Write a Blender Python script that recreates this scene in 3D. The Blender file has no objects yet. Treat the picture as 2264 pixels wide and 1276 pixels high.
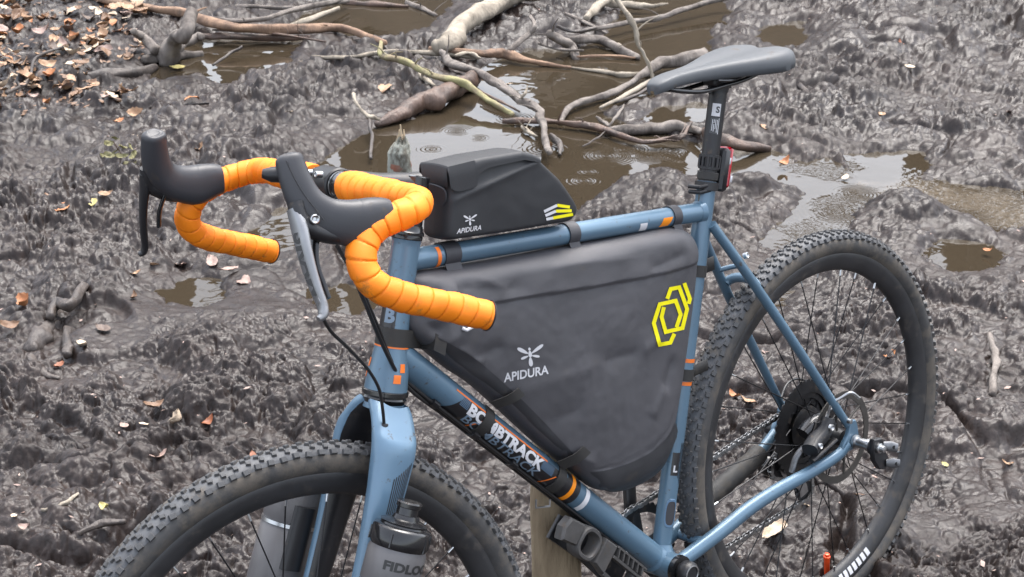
import bpy, bmesh, math, random
import numpy as np
from mathutils import Vector, Matrix

random.seed(7)
scene = bpy.context.scene
col = scene.collection
R_ = math.radians
V = Vector

# ------------------------------------------------------------------ camera
LEAN = R_(8.6)                       # the bicycle leans over on the post, away from the viewer
RL = Matrix.Rotation(LEAN, 4, 'X')
RL3 = RL.to_3x3()
CAM_B = V((1.55931, 1.52278, 1.42294))          # camera seen from the leaning bicycle
CR, CU, CF = V((-0.730752, 0.674975, -0.102032)), V((-0.276087, -0.155527, 0.948466)), V((-0.624322, -0.721263, -0.300003))
FPX = 3438.35
CAM = RL3 @ CAM_B
wr, wu, wf = RL3 @ CR, RL3 @ CU, RL3 @ CF
cam_data = bpy.data.cameras.new('camera')
cam = bpy.data.objects.new('camera', cam_data)
col.objects.link(cam)
m3 = Matrix((wr, wu, -wf)).transposed()
cam.matrix_world = Matrix.Translation(CAM) @ m3.to_4x4()
cam_data.sensor_width = 36.0
cam_data.lens = 36.0 * FPX / 2264.0
cam_data.clip_start = 0.05
cam_data.clip_end = 400.0
cam_data.dof.use_dof = True
cam_data.dof.focus_distance = 2.05
cam_data.dof.aperture_fstop = 30.0
scene.camera = cam

# ------------------------------------------------------------------ sky, sun, exposure
SUN_EL, SUN_AZ = R_(66), R_(206)
world = bpy.data.worlds.new('World')
scene.world = world
world.use_nodes = True
nt = world.node_tree
nt.nodes.clear()
sky = nt.nodes.new('ShaderNodeTexSky')
sky.sky_type = 'NISHITA'
sky.sun_disc = False
sky.sun_elevation = SUN_EL
sky.sun_rotation = R_(90) - SUN_AZ
sky.air_density = 1.0
sky.dust_density = 4.0
sky.ozone_density = 1.0
hsv = nt.nodes.new('ShaderNodeHueSaturation')
hsv.inputs['Saturation'].default_value = 0.42       # an overcast sky has little blue left
bg = nt.nodes.new('ShaderNodeBackground')
bg.inputs['Strength'].default_value = 0.15
out = nt.nodes.new('ShaderNodeOutputWorld')
nt.links.new(sky.outputs[0], hsv.inputs['Color'])
nt.links.new(hsv.outputs[0], bg.inputs[0])
nt.links.new(bg.outputs[0], out.inputs[0])
sun_d = bpy.data.lights.new('sun', 'SUN')
sun_d.energy = .9
sun_d.angle = R_(45)
sun_d.color = (1.0, 0.97, 0.93)
sun = bpy.data.objects.new('sun', sun_d)
col.objects.link(sun)
sd = V((math.cos(SUN_EL) * math.cos(SUN_AZ), math.cos(SUN_EL) * math.sin(SUN_AZ), math.sin(SUN_EL)))
sun.rotation_euler = sd.to_track_quat('Z', 'Y').to_euler()
sun.location = (0, 0, 6)
vs = scene.view_settings
scene.display_settings.display_device = 'sRGB'
vs.view_transform = 'Standard'
vs.look = 'None'
vs.exposure = 1.95
vs.gamma = 1.0
vs.use_curve_mapping = False
scene.render.engine = 'CYCLES'
scene.cycles.max_bounces = 6
scene.cycles.diffuse_bounces = 3
scene.cycles.glossy_bounces = 3
scene.cycles.transmission_bounces = 4
scene.cycles.caustics_reflective = False
scene.cycles.caustics_refractive = False

# ------------------------------------------------------------------ where a point of the photograph lies
HAD = V((-0.32926545, 0.0, 0.9442374))            # steering axis
STD = V((-0.28525641, 0.0, 0.95845124))           # seat tube axis
BB = V((0, 0, .2713))
REAR = V((-.4077, 0, .3444))
FRONT = V((.6585, 0, .3475))
HTT = V((.408, 0, .9042))
HTB = V((.4718, 0, .7212))
STT = V((-.1697, 0, .8413))
TTH = HTT - HAD * .0282
TTS = STT - STD * .0459
DTH = HTB + HAD * .0496
RW = .3444
STEER = R_(-9.06)
SM = Matrix.Translation(HTB) @ Matrix.Rotation(STEER, 4, HAD) @ Matrix.Translation(-HTB)
SMI = SM.inverted()
def ray_w(px, py):
    return wf * FPX + wr * (px - 1132) - wu * (py - 638)
def ray_b(px, py):
    return CF * FPX + CR * (px - 1132) - CU * (py - 638)
def at_ground(px, py, z=0.0):
    d = ray_w(px, py)
    return CAM + d * ((z - CAM.z) / d.z)
def at_bike(px, py, y):
    d = ray_b(px, py)
    return CAM_B + d * ((y - CAM_B.y) / d.y)
def at_steer(px, py, y0, k=0.0, z0=0.0):
    c = SMI @ CAM_B
    d = SMI.to_3x3() @ ray_b(px, py)
    return c + d * ((y0 + k * (c.z - z0) - c.y) / (d.y - k * d.z))
def hood_pt(px, py, off=0.0):                      # the flared plane of the left hood and drop
    return at_steer(px, py, .224 + off, -.4, 1.012)

# ------------------------------------------------------------------ mesh building
def catmull(pts, n=8, closed=False):
    pts = [V(p) for p in pts]
    m = len(pts)
    res = []
    for i in range(m if closed else m - 1):
        if closed:
            p0, p1, p2, p3 = pts[(i - 1) % m], pts[i], pts[(i + 1) % m], pts[(i + 2) % m]
        else:
            p1, p2 = pts[i], pts[i + 1]
            p0 = pts[i - 1] if i else p1 * 2 - p2
            p3 = pts[i + 2] if i + 2 < m else p2 * 2 - p1
        for k in range(n):
            t = k / n
            res.append(0.5 * (2 * p1 + (p2 - p0) * t + (2 * p0 - 5 * p1 + 4 * p2 - p3) * t * t + (3 * p1 - p0 - 3 * p2 + p3) * t ** 3))
    if not closed:
        res.append(pts[-1].copy())
    return res
def cat1(vals, n=8):
    return [p.x for p in catmull([V((v, 0, 0)) for v in vals], n)]
def sstep(a, b, x):
    t = np.clip((x - a) / (b - a), 0, 1)
    return t * t * (3 - 2 * t)

class MB:
    def __init__(s):
        s.v, s.f, s.sh = [], [], []
    def add(s, vs, fs, smooth=True):
        o = len(s.v)
        s.v += [V(p) for p in vs]
        s.f += [tuple(i + o for i in f) for f in fs]
        s.sh += [smooth] * len(fs)
        return s
    def rings(s, rings, caps=True, closed=True, smooth=True):
        n = len(rings[0])
        vs = [p for r in rings for p in r]
        fs = []
        for i in range(len(rings) - 1):
            for j in range(n if closed else n - 1):
                k = (j + 1) % n
                fs.append((i * n + j, i * n + k, (i + 1) * n + k, (i + 1) * n + j))
        if caps and closed:
            fs.append(tuple(range(n - 1, -1, -1)))
            fs.append(tuple((len(rings) - 1) * n + j for j in range(n)))
        return s.add(vs, fs, smooth)
    def tube(s, pts, r, n=12, caps=True, up=(0, 0, 1), sq=1.0, power=2.0, rot=0.0):
        pts = [V(p) for p in pts]
        m = len(pts)
        if not isinstance(r, (list, tuple)):
            r = [r] * m
        up = V(up)
        rings = []
        last = None
        for i, p in enumerate(pts):
            t = (pts[min(i + 1, m - 1)] - pts[max(i - 1, 0)]).normalized()
            if last is None:
                a = up - t * up.dot(t)
                if a.length < 1e-4:
                    a = V((1, 0, 0)) - t * t.x
            else:
                a = last - t * last.dot(t)
            a.normalize()
            last = a
            b = t.cross(a)
            ri = r[i]
            ra, rb = ri if isinstance(ri, (list, tuple)) else (ri, ri * sq)
            ring = []
            for k in range(n):
                an = 2 * math.pi * k / n + rot
                c, sn = math.cos(an), math.sin(an)
                if power != 2.0:
                    c = math.copysign(abs(c) ** (2 / power), c)
                    sn = math.copysign(abs(sn) ** (2 / power), sn)
                ring.append(p + a * (ra * c) + b * (rb * sn))
            rings.append(ring)
        return s.rings(rings, caps)
    def lathe(s, o, axis, prof, n=24, caps=True):
        o, ax = V(o), V(axis).normalized()
        a = ax.orthogonal().normalized()
        b = ax.cross(a)
        return s.rings([[o + ax * t + (a * math.cos(2 * math.pi * k / n) + b * math.sin(2 * math.pi * k / n)) * r for k in range(n)] for t, r in prof], caps)
    def box(s, c, size, M=None, bev=0.0):
        c = V(c)
        M = M or Matrix.Identity(3)
        hx, hy, hz = [q / 2 for q in size]
        if bev <= 0:
            vs = [c + M @ V((x * hx, y * hy, z * hz)) for x in (-1, 1) for y in (-1, 1) for z in (-1, 1)]
            return s.add(vs, [(0, 1, 3, 2), (4, 6, 7, 5), (0, 4, 5, 1), (2, 3, 7, 6), (0, 2, 6, 4), (1, 5, 7, 3)], False)
        def ring(z, ins):
            x, y, q = hx - ins, hy - ins, bev
            return [c + M @ V((px, py, z)) for px, py in ((-x + q, -y), (x - q, -y), (x, -y + q), (x, y - q), (x - q, y), (-x + q, y), (-x, y - q), (-x, -y + q))]
        return s.rings([ring(-hz, bev * .8), ring(-hz + bev, 0), ring(hz - bev, 0), ring(hz, bev * .8)])
    def prism(s, outline, nrm, depth, bev=0.0):
        """outline: closed list of points; thickened along nrm by +-depth/2"""
        nrm = V(nrm).normalized()
        pts = [V(p) for p in outline]
        c = sum(pts, V()) / len(pts)
        def ring(d, ins):
            return [p + nrm * d + (c - p).normalized() * ins for p in pts]
        h = depth / 2
        rr = [ring(-h, bev), ring(-h + bev, 0), ring(h - bev, 0), ring(h, bev)] if bev else [ring(-h, 0), ring(h, 0)]
        return s.rings(rr)
    def grid(s, rows, smooth=True, wrap=False):
        n = len(rows[0])
        fs = []
        for i in range(len(rows) - 1):
            for j in range(n if wrap else n - 1):
                k = (j + 1) % n
                fs.append((i * n + j, i * n + k, (i + 1) * n + k, (i + 1) * n + j))
        return s.add([p for r in rows for p in r], fs, smooth)
    def xf(s, M):
        s.v = [M @ p for p in s.v]
        return s
    def mesh(s, name, mat, off=V(), angle=40):
        me = bpy.data.meshes.new(name)
        me.from_pydata([p - off for p in s.v], [], s.f)
        me.polygons.foreach_set('use_smooth', s.sh)
        bm = bmesh.new()
        bm.from_mesh(me)
        bmesh.ops.recalc_face_normals(bm, faces=bm.faces)
        bm.to_mesh(me)
        bm.free()
        if angle:
            me.set_sharp_from_angle(angle=R_(angle))
        for mm in (mat if isinstance(mat, (list, tuple)) else [mat]):
            me.materials.append(mm)
        me.update()
        return me

BASE = {}
def thing(name, label, cat, base=(0, 0, 0), lean=True, group=None):
    o = bpy.data.objects.new(name, None)
    o.empty_display_size = .05
    col.objects.link(o)
    b = V(base)
    if lean:
        o.matrix_world = Matrix.Translation(RL3 @ b) @ RL
    else:
        o.location = b
    o['label'], o['category'] = label, cat
    if group:
        o['group'] = group
    BASE[o.name] = b
    return o
def tag(o, label, cat, group=None):
    o['label'], o['category'] = label, cat
    if group:
        o['group'] = group
    return o
def part(name, mb, mat, parent, label=None, kind=None, angle=40, steer=False):
    if steer:
        mb.xf(SM)
    off = BASE.get(parent.name, V()) if parent else V()
    o = bpy.data.objects.new(name, mb.mesh(name, mat, off, angle))
    col.objects.link(o)
    if parent:
        o.parent = parent
        BASE[o.name] = off
    if label:
        o['label'] = label
    if kind:
        o['kind'] = kind
    return o
def group_part(name, parent):
    """an Empty that holds the sub-parts of one part"""
    o = bpy.data.objects.new(name, None)
    o.empty_display_size = .02
    col.objects.link(o)
    o.parent = parent
    BASE[o.name] = BASE.get(parent.name, V())
    return o
def single(name, mb, mat, label, cat, base=None, group=None, angle=40):
    b = V(base) if base is not None else V()
    o = bpy.data.objects.new(name, mb.mesh(name, mat, b, angle))
    o.location = b
    col.objects.link(o)
    return tag(o, label, cat, group)

# ------------------------------------------------------------------ materials
def mat(name, color, rough=.5, metal=0.0, var=0.0, vscale=8.0, color2=None, bump=0.0, bscale=120.0, bdist=.002, dirt=0.0, dscale=14.0, dirtcol=(.075, .06, .048),
        coat=0.0, spec=.5, stretch=None, ior=None):
    m = bpy.data.materials.new(name)
    m.use_nodes = True
    t = m.node_tree
    N, L = t.nodes, t.links
    b = N['Principled BSDF']
    b.inputs['Base Color'].default_value = (*color, 1)
    b.inputs['Roughness'].default_value = rough
    b.inputs['Metallic'].default_value = metal
    b.inputs['Specular IOR Level'].default_value = spec
    b.inputs['Coat Weight'].default_value = coat
    b.inputs['Coat Roughness'].default_value = .12
    if ior:
        b.inputs['IOR'].default_value = ior
    tc = N.new('ShaderNodeTexCoord')
    src = tc.outputs['Object']
    if stretch:
        mp = N.new('ShaderNodeMapping')
        mp.inputs['Scale'].default_value = stretch
        L.new(src, mp.inputs[0])
        src = mp.outputs[0]
    def noise(sc, det=5, ro=.6):
        n = N.new('ShaderNodeTexNoise')
        n.inputs['Scale'].default_value = sc
        n.inputs['Detail'].default_value = det
        n.inputs['Roughness'].default_value = ro
        L.new(src, n.inputs['Vector'])
        return n.outputs['Fac']
    def ramp(x, a, c):
        r = N.new('ShaderNodeMapRange')
        r.interpolation_type = 'SMOOTHSTEP'
        r.inputs['From Min'].default_value, r.inputs['From Max'].default_value = a, c
        L.new(x, r.inputs['Value'])
        return r.outputs[0]
    def mix(f, a, c):
        x = N.new('ShaderNodeMix')
        x.data_type = 'RGBA'
        if isinstance(f, float):
            x.inputs[0].default_value = f
        else:
            L.new(f, x.inputs[0])
        for sock, q in ((x.inputs[6], a), (x.inputs[7], c)):
            if isinstance(q, tuple):
                sock.default_value = (*q, 1)
            else:
                L.new(q, sock)
        return x.outputs[2]
    c = color
    if var or color2:
        c2 = color2 or tuple(q * (1 - var) for q in color)
        c = mix(ramp(noise(vscale), .35, .65), color, c2)
    if dirt:
        d = ramp(noise(dscale, 9, .68), .62 - .25 * dirt, .75 - .15 * dirt)
        c = mix(d, c, dirtcol)
        rr = N.new('ShaderNodeMix')
        rr.inputs[2].default_value, rr.inputs[3].default_value = rough, .8
        L.new(d, rr.inputs[0])
        L.new(rr.outputs[0], b.inputs['Roughness'])
    if not isinstance(c, tuple):
        L.new(c, b.inputs['Base Color'])
    if bump:
        bp = N.new('ShaderNodeBump')
        bp.inputs['Strength'].default_value = bump
        bp.inputs['Distance'].default_value = bdist
        L.new(noise(bscale, 4), bp.inputs['Height'])
        L.new(bp.outputs[0], b.inputs['Normal'])
    return m

M = {}
M['paint'] = mat('blue_paint', (.098, .172, .242), .34, .2, var=.12, vscale=5, coat=.25, dirt=.12, dscale=75, bump=.02, bscale=900)
M['paint_fork'] = mat('blue_fork_paint', (.120, .208, .298), .34, .15, var=.1, vscale=5, coat=.25, dirt=.10, dscale=75, bump=.02, bscale=900)
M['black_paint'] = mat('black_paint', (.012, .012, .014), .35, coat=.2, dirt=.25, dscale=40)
M['stripe_blue'] = mat('pale_blue_print', (.10, .18, .28), .45)
M['letter_blue'] = mat('grey_blue_print', (.17, .23, .30), .45)
M['orange_print'] = mat('orange_print', (.75, .17, .02), .4)
M['orange_band'] = mat('orange_band', (.85, .26, .01), .4)
M['white_print'] = mat('white_print', (.60, .60, .62), .4)
M['yellow_print'] = mat('yellow_print', (.80, .72, .0), .5)
M['grey_print'] = mat('reflective_print', (.55, .55, .57), .4)
M['tape'] = mat('orange_tape', (.94, .245, .003), .6, var=.12, vscale=30, color2=(.88, .215, .004), bump=.10, bscale=500, dirt=.15, dscale=38, dirtcol=(.42, .15, .02))
M['rubber'] = mat('black_hood_rubber', (.032, .033, .038), .46, bump=.08, bscale=900, dirt=.1, dscale=50)
M['black'] = mat('black_plastic', (.014, .014, .016), .42, dirt=.15, dscale=60)
M['gloss'] = mat('black_gloss', (.010, .010, .011), .18, coat=.3)
M['cable'] = mat('black_cable', (.012, .012, .013), .35)
M['alu'] = mat('silver_alloy', (.55, .56, .57), .3, 1.0, var=.2, vscale=40)
M['lever_alu'] = mat('grey_lever', (.30, .305, .315), .38, .7, var=.2, vscale=30, dirt=.15, dscale=40)
M['dull_alu'] = mat('dull_alloy', (.20, .205, .215), .4, .6, var=.3, vscale=60, dirt=.2, dscale=50)
M['steel'] = mat('steel', (.45, .45, .45), .35, 1.0, var=.35, vscale=60)
M['dark_steel'] = mat('dark_steel', (.028, .028, .03), .42, .5, var=.4, vscale=80, dirt=.35, dscale=60)
M['spoke'] = mat('black_spoke', (.03, .03, .032), .3, .7)
M['tyre'] = mat('tyre_rubber', (.050, .049, .049), .66, var=.3, vscale=25, bump=.2, bscale=300, dirt=.85, dscale=26, dirtcol=(.095, .082, .068))
M['knob'] = mat('tread_rubber', (.058, .060, .064), .66, var=.3, vscale=30, dirt=.6, dscale=40, dirtcol=(.085, .075, .065))
M['tread'] = mat('dusty_tread', (.082, .086, .094), .6, var=.35, vscale=30, bump=.2, bscale=300, dirt=.35, dscale=30, dirtcol=(.10, .088, .075))
M['rotor'] = mat('dull_rotor', (.060, .054, .048), .65, .3, var=.3, vscale=40)
M['rim'] = mat('black_rim', (.026, .026, .028), .48, var=.3, vscale=20, dirt=.35, dscale=30, dirtcol=(.06, .052, .045))
M['bag'] = mat('grey_bag_fabric', (.066, .065, .072), .48, var=.16, vscale=9, bump=.35, bscale=1100, dirt=.16, dscale=16, dirtcol=(.085, .08, .078))
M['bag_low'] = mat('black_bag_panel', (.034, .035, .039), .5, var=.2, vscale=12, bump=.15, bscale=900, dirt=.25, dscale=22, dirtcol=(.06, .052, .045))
M['ttbag'] = mat('black_bag_fabric', (.017, .018, .021), .55, var=.15, vscale=14, bump=.16, bscale=1600)
M['strap'] = mat('strap_rubber', (.036, .036, .042), .55, bump=.1, bscale=900)
M['strap_dirty'] = mat('muddy_strap', (.022, .021, .020), .6, dirt=.45, dscale=30, dirtcol=(.05, .043, .035))
M['saddle'] = mat('saddle_grey', (.066, .072, .079), .55, bump=.05, bscale=900, dirt=.05, dscale=30)
M['red'] = mat('red_lens', (.50, .008, .02), .12, coat=.4)
M['orange_red'] = mat('orange_red_metal', (.75, .075, .015), .3, .2)
M['bottle'] = mat('smoky_bottle', (.125, .121, .124), .38, var=.15, vscale=14, bump=.05, bscale=60, dirt=.1, dscale=30)
M['bottle_print'] = mat('dark_print', (.02, .02, .02), .5)
# ------------------------------------------------------------------ noise for the mud
def h2(ix, iy, seed):
    with np.errstate(over='ignore'):
        h = ix.astype(np.uint32) * np.uint32(374761393) + iy.astype(np.uint32) * np.uint32(668265263) + np.uint32(seed * 1013904223 & 0xffffffff)
        h = (h ^ (h >> np.uint32(13))) * np.uint32(1274126177)
        h = (h ^ (h >> np.uint32(15))) * np.uint32(2246822519)
        return (h ^ (h >> np.uint32(16))).astype(np.float64) / 4294967296.0
def perlin(x, y, seed=0):
    ix, iy = np.floor(x).astype(np.int64), np.floor(y).astype(np.int64)
    fx, fy = x - ix, y - iy
    u, v = fx ** 3 * (fx * (fx * 6 - 15) + 10), fy ** 3 * (fy * (fy * 6 - 15) + 10)
    def g(dx, dy):
        a = h2(ix + dx, iy + dy, seed) * 6.2831853
        return np.cos(a) * (fx - dx) + np.sin(a) * (fy - dy)
    return ((g(0, 0) * (1 - u) + g(1, 0) * u) * (1 - v) + (g(0, 1) * (1 - u) + g(1, 1) * u) * v) * 1.5
def fbm(x, y, seed, octs=4, gain=.5):
    s, a = 0, 1
    for i in range(octs):
        s = s + a * perlin(x, y, seed + i)
        x, y, a = x * 2.03 + 17.1, y * 2.03 - 9.3, a * gain
    return s
def worley(x, y, seed):
    ix, iy = np.floor(x).astype(np.int64), np.floor(y).astype(np.int64)
    f1 = np.full(x.shape, 9.0)
    f2 = np.full(x.shape, 9.0)
    rid = np.zeros(x.shape)
    for dx in (-1, 0, 1):
        for dy in (-1, 0, 1):
            cx, cy = ix + dx, iy + dy
            d = np.hypot(cx + h2(cx, cy, seed) - x, cy + h2(cx, cy, seed + 1) - y)
            n = d < f1
            f2 = np.where(n, f1, np.minimum(f2, d))
            rid = np.where(n, h2(cx, cy, seed + 2), rid)
            f1 = np.where(n, d, f1)
    return f1, f2, rid
def poly_sd(x, y, poly):
    d2 = np.full(x.shape, 1e9)
    ins = np.zeros(x.shape, bool)
    n = len(poly)
    for i in range(n):
        (ax, ay), (bx, by) = poly[i], poly[(i + 1) % n]
        ex, ey = bx - ax, by - ay
        px, py = x - ax, y - ay
        t = np.clip((px * ex + py * ey) / (ex * ex + ey * ey + 1e-12), 0, 1)
        d2 = np.minimum(d2, (px - ex * t) ** 2 + (py - ey * t) ** 2)
        c = (ay > y) != (by > y)
        with np.errstate(divide='ignore', invalid='ignore'):
            xi = ax + (y - ay) * ex / (ey if ey else 1e-12)
        ins ^= c & (x < xi)
    return np.where(ins, -1, 1) * np.sqrt(d2)

# puddles: outlines at water level
POND_PX = [
    [(690, 395), (745, 340), (850, 292), (940, 262), (1040, 205), (1085, 150), (1180, 112), (1290, 108), (1360, 70), (1400, 8), (1420, -40), (1560, -40), (1600, 25), (1560, 75), (1550, 135),
     (1470, 185), (1400, 215), (1300, 240), (1330, 262), (1440, 300), (1560, 318), (1690, 335), (1735, 352), (1690, 385), (1600, 392), (1530, 372), (1430, 368), (1340, 398), (1290, 440),
     (1180, 500), (1000, 520), (850, 470)],
    [(335, 150), (430, 88), (560, 82), (650, 92), (625, 140), (520, 165), (500, 182), (440, 168), (360, 178)],
    [(640, 62), (690, 28), (800, -5), (950, -20), (985, 10), (930, 62), (850, 82), (780, 78), (700, 70)],
    [(1690, 395), (1735, 368), (1830, 352), (1880, 395), (2000, 398), (2140, 418), (2300, 428), (2320, 500), (2200, 502), (2130, 470), (2020, 432), (1920, 432), (1880, 470), (1850, 515), (1760, 545), (1700, 545), (1770, 480), (1810, 425)],
    [(1880, 345), (2035, 342), (2030, 372), (1960, 392), (1895, 388)],
    [(2060, 560), (2110, 538), (2170, 545), (2180, 580), (2110, 592)],
    [(375, 645), (450, 628), (470, 655), (440, 672), (400, 662)],
    [(585, 520), (640, 470), (690, 450), (690, 500), (620, 550)],
    [(1690, 92), (1700, 62), (1765, 50), (1775, 88), (1740, 102)],
    [(1450, 262), (1480, 242), (1550, 232), (1560, 268), (1490, 285)],
    [(1690, 660), (1710, 650), (1712, 668), (1695, 672)],
    [(700, 650), (800, 640), (830, 668), (760, 690)],
]
PONDS = [[(at_ground(*q).x, at_ground(*q).y) for q in p] for p in POND_PX]
SMOOTH_PX = [((330, 700), 150, 40), ((260, 760), 110, 45), ((620, 620), 150, 40), ((120, 870), 120, 25), ((1680, 600), 90, 60), ((2200, 1120), 130, 90), ((420, 620), 150, 25), ((1630, 720), 60, 60),
             ((560, 690), 130, 35), ((2050, 1200), 120, 60), ((1250, 750), 200, 120)]
RGT = V((wr.x, wr.y, 0)).normalized()
FWD = V((wf.x, wf.y, 0)).normalized()
SMOOTH = []
for (px, py), w, h in SMOOTH_PX:
    c, a, b = at_ground(px, py), at_ground(px + w, py), at_ground(px, py - h)
    SMOOTH.append((c.x, c.y, (a - c).length, (b - c).length))

def ground_h(x, y):
    x, y = np.asarray(x, float), np.asarray(y, float)
    wx = x + .014 * perlin(x * 8, y * 8, 31) + .007 * perlin(x * 24, y * 24, 33) + .0035 * perlin(x * 70, y * 70, 35)
    wy = y + .014 * perlin(x * 8, y * 8, 32) + .007 * perlin(x * 24, y * 24, 34) + .0035 * perlin(x * 70, y * 70, 36)
    def clods(f, seed, pw=.6, rs=1.0, keep=0.0):             # rounded lumps of uneven size and direction, heaped over each other
        X, Y_ = wx * f + seed * 1.7, wy * f - seed
        ix, iy = np.floor(X).astype(np.int64), np.floor(Y_).astype(np.int64)
        best = np.zeros(X.shape)
        for dx in (-1, 0, 1):
            for dy in (-1, 0, 1):
                cx, cy = ix + dx, iy + dy
                ux, uy = X - cx - h2(cx, cy, seed), Y_ - cy - h2(cx, cy, seed + 1)
                an = h2(cx, cy, seed + 2) * 3.14159
                c_, s_ = np.cos(an), np.sin(an)
                r = rs * (.42 + .42 * h2(cx, cy, seed + 3))
                am = h2(cx, cy, seed + 4)
                am = np.where(am < keep, 0, .35 + .65 * am)
                q = ((ux * c_ + uy * s_) / (r * 1.25)) ** 2 + ((uy * c_ - ux * s_) / (r * .72)) ** 2
                best = np.maximum(best, am * np.clip(1 - q, 0, 1) ** pw)
        return best
    big = clods(17, 5, .8)
    mid = clods(36, 15, .6)
    small = clods(74, 25, .6)
    tiny = clods(150, 35, .7)
    pits = .0125 * clods(30, 45, .85, .56, .25) + .0070 * clods(55, 55, .85, .6, .3)
    fine = fbm(wx * 70, wy * 70, 41, 3, .6)
    rough = np.clip(.92 + .62 * fbm(x * 2.0, y * 2.0, 51, 2), .28, 1.3)
    sm = np.zeros(x.shape)
    for cx, cy, a, b in SMOOTH:
        dx, dy = x - cx, y - cy
        u, v = dx * RGT.x + dy * RGT.y, dx * FWD.x + dy * FWD.y
        sm = np.maximum(sm, 1 - sstep(.45, 1.15, np.sqrt((u / a) ** 2 + (v / b) ** 2) + .25 * perlin(x * 9, y * 9, 61)))
    rough = rough * (1 - .78 * sm)
    rut = np.abs(perlin(x * 2.1 + .3 * perlin(x * 4, y * 4, 77), y * 2.1 + .3 * perlin(x * 4, y * 4, 78), 76))
    base = .040 + .030 * fbm(x * 1.1, y * 1.1, 71, 3) + .018 * perlin(x * 4.5, y * 4.5, 75) - .036 * (1 - sstep(0, .14, rut))
    co = sstep(3.6, 5.0, (x - CAM.x) * FWD.x + (y - CAM.y) * FWD.y + .5 * perlin(x * 1.7, y * 1.7, 55))      # coarser clods on the far bank
    cr = np.clip(.85 + 1.0 * perlin(x * 1.6 + 4, y * 1.6, 57), .3, 1.2)         # crumbly in places, smeared in others
    lumps = (.022 + .003 * co) * big + (.0115 + .002 * co) * mid + cr * ((.0060 - .0022 * co) * small + (.0030 - .0018 * co) * tiny + .0010 * fine - pits * (1.0 - .55 * co))
    heap = .036 * clods(6.2, 65, 1.2, 1.0, .35) * (1 - sm)          # kicked up heaps between the ruts
    h = base - .008 + heap + rough * (lumps - .012)
    sd = np.full(x.shape, 9.0)
    for p in PONDS:
        xs, ys = [q[0] for q in p], [q[1] for q in p]
        m = (x > min(xs) - .3) & (x < max(xs) + .3) & (y > min(ys) - .3) & (y < max(ys) + .3)
        if m.any():
            sd[m] = np.minimum(sd[m], poly_sd(x[m], y[m], p))
    sd = sd + .022 * perlin(x * 11, y * 11, 81) + .014 * perlin(x * 33, y * 33, 83)
    k = 1 - sstep(-.025, .075, sd)
    floor = -.026 + .012 * fine - .01 * (sd < -.1)
    near = 1 - sstep(.0, .26, sd)
    h = np.maximum(h, .007 + .010 * (mid + big * .5))           # no stray water outside the puddles
    h = h * (1 - .62 * near)
    return h * (1 - k) + floor * k
GRID = {}
def gh(x, y):
    """height of the mud, read off the finished ground mesh"""
    px, py = x - CAM.x, y - CAM.y
    dd = px * FWD.x + py * FWD.y
    ss = (px * RGT.x + py * RGT.y) / max(dd, 2.0)
    d, s, Z = GRID['d'], GRID['s'], GRID['Z']
    i = min(max(int(np.searchsorted(d, dd)) - 1, 0), len(d) - 2)
    j = min(max(int(np.searchsorted(s, ss)) - 1, 0), len(s) - 2)
    a, b = (dd - d[i]) / (d[i + 1] - d[i]), (ss - s[j]) / (s[j + 1] - s[j])
    return float((Z[i, j] * (1 - a) + Z[i + 1, j] * a) * (1 - b) + (Z[i, j + 1] * (1 - a) + Z[i + 1, j + 1] * a) * b)

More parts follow.
